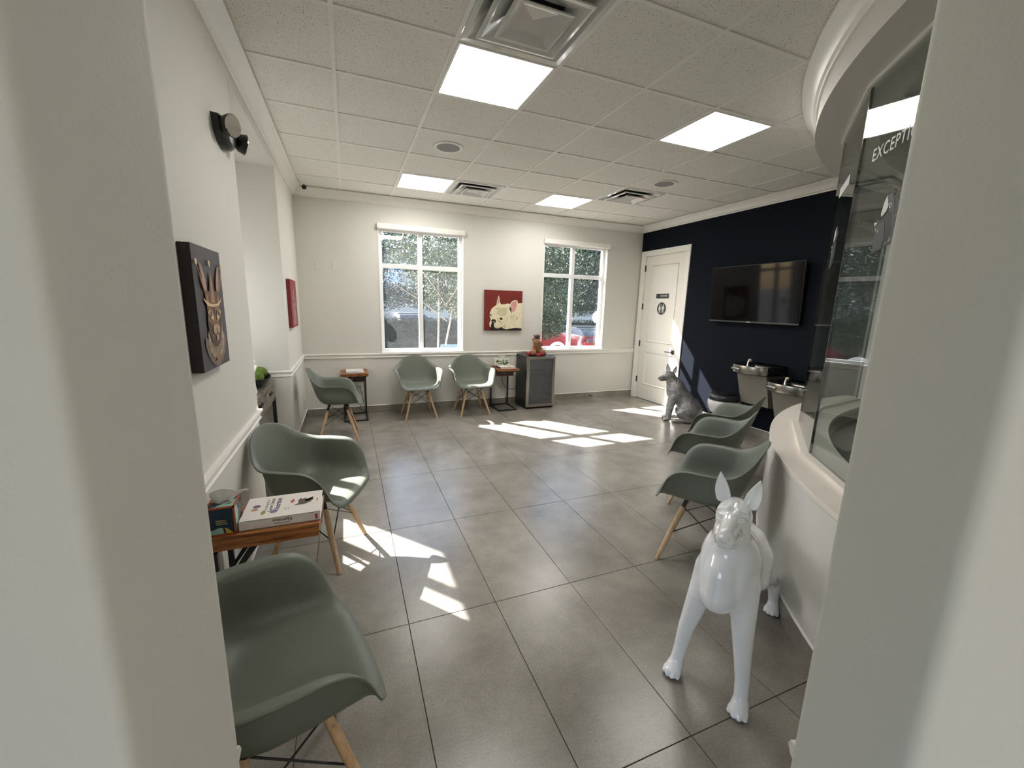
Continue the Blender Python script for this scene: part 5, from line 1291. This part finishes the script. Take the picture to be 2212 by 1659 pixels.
# ================================================================ OUTSIDE THE WINDOWS
GZ = -0.35
tag(MB().box(-40, 45, YB+T+0.001, 60, GZ-0.1, GZ).box(-40, nx-0.16, -20, YB+T, GZ-0.1, GZ).box(-40, 45, -30, -3.42, GZ-0.1, GZ).build('ground', mat('asphalt', srgb(104, 102, 98), 0.9, var=0.15, vscale=3)), kind='structure')
tag(MB().box(-3, 9, YB+T+0.01, 8.9, GZ, GZ+0.04).build('planting_bed', mat('mulch', srgb(92, 70, 54), 0.95, var=0.4, vscale=12, bump=1.0, bscale=30)), kind='structure')
M_LEAF = [mat('leaf_%d' % k, c, 0.5, var=0.3, vscale=3) for k, c in enumerate((srgb(40, 54, 28), srgb(50, 64, 34), srgb(32, 46, 28), srgb(62, 76, 44)))]
for m in M_LEAF:
    m.node_tree.nodes['Principled BSDF'].inputs['Transmission Weight'].default_value = 0.0
M_BARK = mat('pale_bark', srgb(150, 142, 130), 0.9, var=0.3, vscale=20)
def leaves(name, parent, centres, n, size, m, seed):
    if n > 1000: n = int(n*2.0); size *= 0.68
    rnd = np.random.RandomState(seed); C_ = np.array(centres, float)
    k = rnd.randint(0, len(C_), n); c = C_[k]
    d = rnd.normal(size=(n, 3)); d /= np.linalg.norm(d, axis=1)[:, None]
    p = c[:, :3]+d*c[:, 3:6]*(rnd.uniform(0.35, 1, (n, 1)))
    u = rnd.normal(size=(n, 3)); u /= np.linalg.norm(u, axis=1)[:, None]
    w = np.cross(u, rnd.normal(size=(n, 3))); w /= np.linalg.norm(w, axis=1)[:, None]
    s = size*rnd.uniform(0.5, 1.1, (n, 1))
    V = np.stack([p-u*s, p+w*s*0.42, p+u*s, p-w*s*0.42], 1).reshape(-1, 3)
    F = np.arange(4*n).reshape(-1, 4)
    me = bpy.data.meshes.new(name); me.from_pydata(V.tolist(), [], F.tolist()); me.materials.append(m)
    o = bpy.data.objects.new(name, me); COL.objects.link(o); o.parent = parent; o['kind'] = 'stuff'
    return o
def tree(label, x, y, h, crown, n, size, mi, seed, lean=(0.1, 0), trunks=2):
    rnd = random.Random(seed)
    r = thing('tree', label, 'tree', (x, y, GZ), group='trees outside the windows')
    for k in range(trunks):
        a = rnd.uniform(-1, 1); s = 1 if k % 2 else -1
        MB().tube([(0.03*s, 0, 0), (0.05*s, 0.02, h*0.2), (0.05*s+s*0.10+lean[0], 0.05*a, h*0.5), (s*0.3+lean[0]*2, 0.1*a, h*0.85)], [0.026, 0.023, 0.018, 0.009], 8).build('trunk', M_BARK, r, smooth=60)
    for k in range(5):
        a = rnd.uniform(0, 2*PI); z0 = h*rnd.uniform(0.35, 0.7)
        MB().tube([(lean[0]*1.2, 0, z0), (lean[0]+0.5*math.cos(a), 0.5*math.sin(a), z0+0.4), (lean[0]+1.0*math.cos(a), 1.0*math.sin(a), z0+0.7)], [0.016, 0.011, 0.005], 6).build('branch', M_BARK, r, smooth=60)
    leaves('foliage', r, crown, n, size, M_LEAF[mi], seed)
    return r
tree('slim twin-trunked young tree outside the right half of the left window', 1.80, 8.6, 3.6, [(0.1, 0, 2.3, 0.85, 0.7, 0.6), (0.5, 0.1, 2.9, 0.9, 0.8, 0.6), (-0.4, 0, 2.9, 0.8, 0.7, 0.6), (0.6, 0, 1.9, 0.5, 0.5, 0.4)], 4200, 0.06, 3, 21, (0.12, 0))
tree('leafy young tree outside the left half of the right window', 4.45, 9.2, 4.0, [(0, 0, 2.2, 1.0, 0.8, 0.8), (0.5, 0.1, 3.0, 1.1, 0.8, 0.7), (-0.6, 0, 2.8, 0.9, 0.8, 0.8), (0.1, 0, 1.5, 0.6, 0.5, 0.4)], 9000, 0.065, 1, 22, (0.25, 0), 1)
tree('tall spreading tree outside the right half of the right window', 8.3, 11.4, 5.0, [(-1.6, -0.6, 2.8, 1.4, 0.9, 0.9), (-1.0, -0.4, 3.8, 1.6, 1.0, 0.9), (-2.1, -0.6, 3.6, 1.0, 0.8, 0.8)], 9000, 0.075, 2, 23)
tree('dark leafy tree behind the hedge outside the left window', 0.2, 15.6, 5.6, [(0.2, -0.6, 2.1, 1.9, 0.5, 0.6), (0, 0, 3.0, 1.9, 1.0, 1.2), (0.6, 0.2, 4.2, 1.9, 1.0, 1.1), (-0.8, 0, 3.9, 1.6, 1.0, 1.1)], 12000, 0.085, 2, 24)
tree('broad tree behind the hedge between the two windows', 4.0, 15.8, 5.8, [(-0.6, -0.6, 2.2, 2.0, 0.5, 0.6), (0, 0, 3.2, 2.0, 1.0, 1.2), (0.8, 0.2, 4.4, 1.9, 1.0, 1.1), (-0.9, 0, 4.2, 1.8, 1.0, 1.1)], 12000, 0.09, 0, 25)
tree('broad far tree behind the hedge at the right', 9.2, 15.8, 5.8, [(0, -0.6, 2.1, 2.2, 0.5, 0.6), (0, 0, 3.0, 2.2, 1.0, 1.3), (0.8, 0.2, 4.4, 1.9, 1.0, 1.1), (-1.2, 0, 4.0, 1.8, 1.0, 1.1)], 12000, 0.09, 1, 26)
tree('dense unseen tree added outside the niche window to cut its daylight', -3.2, 2.5, 4.6, [(0, 0, 1.4, 1.0, 1.1, 0.9), (0, 0.1, 2.6, 1.2, 1.2, 1.0), (-0.2, -0.2, 3.6, 1.1, 1.2, 0.9)], 7000, 0.11, 2, 27)  # out of view, added to hold back daylight on the niche wall
hd = thing('hedge', 'clipped dark green hedge outside both windows', 'hedge', (4.0, 13.8, GZ))
MB().box(-7.5, 7.5, -0.42, 0.42, 0, 1.34).build('hedge_core', mat('hedge_core', srgb(18, 26, 12), 0.95), hd)
cs = [(x*0.5-7.5, -0.35, z, 0.35, 0.16, 0.30) for x in range(31) for z in (0.3, 0.75, 1.18)]+[(x*0.5-7.5, 0, 1.37, 0.35, 0.45, 0.10) for x in range(31)]
leaves('foliage', hd, cs, 14000, 0.06, M_LEAF[0], 31)
# bushes right under the windows give the sun patches their ragged edge
for k, (x, y, s) in enumerate(((0.62, 6.75, 0.30), (1.25, 6.85, 0.26))):
    b = thing('shrub', ('low leafy shrub outside under the left end of the left window', 'low leafy shrub outside under the middle of the left window')[k], 'shrub', (x, y, GZ+0.04), group='low shrubs under the left window')
    for a in range(6): MB().tube([(0, 0, 0), (0.12*math.cos(a), 0.1*math.sin(a), 0.5), (0.22*math.cos(a), 0.15*math.sin(a), 0.95)], [0.012, 0.009, 0.004], 5).build('stem', M_BARK, b)
    leaves('foliage', b, [(0, 0, 0.62, s, 0.22, 0.34)], 300, 0.05, M_LEAF[2], 40+k)
# white hoop rack, blue rail, round white wall lamps
hp_ = thing('hoop_rack', 'white hoop rack just outside the right window', 'bike rack', (3.93, 7.35, GZ+0.04))
MB().tube([(-0.18, 0, 0), (-0.18, 0, 0.97)]+[(-0.18*math.cos(PI*i/14), 0, 0.97+0.18*math.sin(PI*i/14)) for i in range(1, 14)]+[(0.18, 0, 0.97), (0.18, 0, 0)], 0.032, 12).build('hoop', mat('white_steel', srgb(222, 224, 226), 0.35), hp_, smooth=60)
for s in (-1, 1): MB().cyl((s*0.18, 0, 0), (s*0.18, 0, 0.012), 0.06, n=16).build('foot_plate', MATS['white_steel'], hp_)
bl = thing('blue_rail', 'light blue horizontal rail outside the left window', 'rail', (2.10, 8.3, GZ))
MB().box(-0.35, 0.35, -0.03, 0.03, 1.04, 1.09).build('rail_bar', mat('light_blue_paint', srgb(80, 120, 165), 0.5), bl)
for x in (-0.33, 0.33): MB().box(x-0.03, x+0.03, -0.025, 0.025, 0, 1.04).build('rail_post', MATS['light_blue_paint'], bl)
for x, lab in ((4.19, 'round white wall lamp outside the right edge of the right window'), (0.34, 'round white wall lamp outside the left edge of the left window')):
    r = thing('wall_lamp', lab, 'wall lamp', (x, YB+T, 1.40), group='round white outdoor wall lamps')
    MB().cyl((0, 0.0, 0), (0, 0.02, 0), 0.06, n=20).build('back_plate', M_WHITEP, r)
    MB().cyl((0, 0.02, 0), (0, 0.09, 0), 0.015, n=10).build('arm', M_WHITEP, r)
    MB().ell((0, 0.15, 0), (0.085, 0.075, 0.11), 18, 12).build('globe', M_WHITEP, r, smooth=180)
# parked cars
def car(label, x, y, body, rz=0.0, zs=1.0, top=1.46):
    """rear view hatchback: local -y is the rear, x across"""
    r = thing('car', label, 'car', (x, y, GZ), rz, group='parked cars')
    prof = [(-0.88, 0.30), (-0.92, 0.62), (-0.90, 0.92), (-0.72, 1.02), (-0.52, 1.40), (-0.3, 1.46)]
    n = 14; vs = []; fs = []
    # cross sections along y
    secs = [(0.0, 0.82, 0.36, 0.92), (0.10, 0.88, 0.26, 0.98), (0.35, 0.91, 0.22, 1.00), (1.2, 0.92, 0.20, 1.0), (2.6, 0.92, 0.20, 0.98), (3.6, 0.90, 0.22, 0.86), (4.2, 0.82, 0.30, 0.70)]
    for (yy, w, z0, z1) in secs:
        z0, z1 = z0*zs, z1*zs; vs += [(-w*0.92, yy, z0), (-w, yy, z0+0.15), (-w, yy, z1-0.18), (-w*0.93, yy, z1), (w*0.93, yy, z1), (w, yy, z1-0.18), (w, yy, z0+0.15), (w*0.92, yy, z0)]
    for i in range(len(secs)-1):
        for j in range(8): fs.append((i*8+j, i*8+(j+1) % 8, (i+1)*8+(j+1) % 8, (i+1)*8+j))
    fs += [tuple(range(8)), tuple(range((len(secs)-1)*8, len(secs)*8))[::-1]]
    MB().add(vs, fs).build('body', body, r, smooth=40, bevel=0.02)
    vs = []; fs = []
    cab = [(0.12, 0.80, 0.97), (0.62, 0.62, 1.40), (1.0, 0.60, 1.46), (2.1, 0.60, 1.42), (3.0, 0.78, 0.97)]
    for yy, w, z in cab:
        z = 0.97*zs+(z-0.97)*(top-0.97*zs)/0.49; vs += [(-w, yy, z), (w, yy, z), (0.82, yy, 0.95*zs), (-0.82, yy, 0.95*zs)]
    for i in range(len(cab)-1):
        for j in range(4): fs.append((i*4+j, i*4+(j+1) % 4, (i+1)*4+(j+1) % 4, (i+1)*4+j))
    fs += [(0, 1, 2, 3), (19, 18, 17, 16)]
    MB().add(vs, fs).build('glasshouse', mat('dark_car_glass', (0.02, 0.025, 0.03, 1), 0.08), r, smooth=30)
    MB().box(-0.56, 0.56, 0.95, 2.1, top-0.05, top+0.012).build('roof', M_BLACKP, r, bevel=0.01)
    for s in (-1, 1):
        MB().box(min(s*0.48, s*0.86), max(s*0.48, s*0.86), -0.012, 0.05, 0.74*zs, 0.86*zs).build('tail_light', mat('tail_light_red', srgb(150, 20, 24), 0.2), r, bevel=0.01)
        for yy in (0.75, 3.35):
            w_ = MB().cyl((s*0.72, yy, 0.31), (s*0.93, yy, 0.31), 0.31, n=24).build('wheel', M_BLACKP, r)
            MB().cyl((s*0.925, yy, 0.31), (s*0.94, yy, 0.31), 0.2, n=16).build('hubcap', M_STEEL, w_)
    MB().box(-0.17, 0.17, -0.014, 0.0, 0.56*zs, 0.56*zs+0.13).build('licence_plate', M_PAPER, r)
    MB().box(-0.85, 0.85, -0.03, 0.12, 0.34, 0.50).build('bumper', body, r, bevel=0.02)
    return r
car('dark red car parked outside the right window, rear towards the room', 6.45, 9.0, mat('dark_red_car_paint', srgb(66, 8, 14), 0.25, coat=1.0), 0.0, 1.2, 1.36)
car('pale blue car parked beyond the hedge outside the left window', 2.9, 18.2, mat('pale_blue_car_paint', srgb(150, 176, 214), 0.3, coat=1.0), 0.3)
# pale building across the car park
bd2 = thing('building', 'pale building across the car park behind the trees', 'building', (4.0, 34, GZ))
MB().box(-26, 30, 0, 8, 0, 6.0).build('wall', mat('pale_stucco', srgb(158, 152, 142), 0.8), bd2)
MB().box(-26.3, 30.3, -0.3, 8.3, 6.0, 6.4).build('parapet', M_TRIM, bd2)
for k in range(7):
    wn = MB().box(-22+k*7, -20.9+k*7, -0.03, 0.02, 3.4, 4.8).build('window', mat('pale_far_glass', srgb(150, 165, 180), 0.2), bd2)
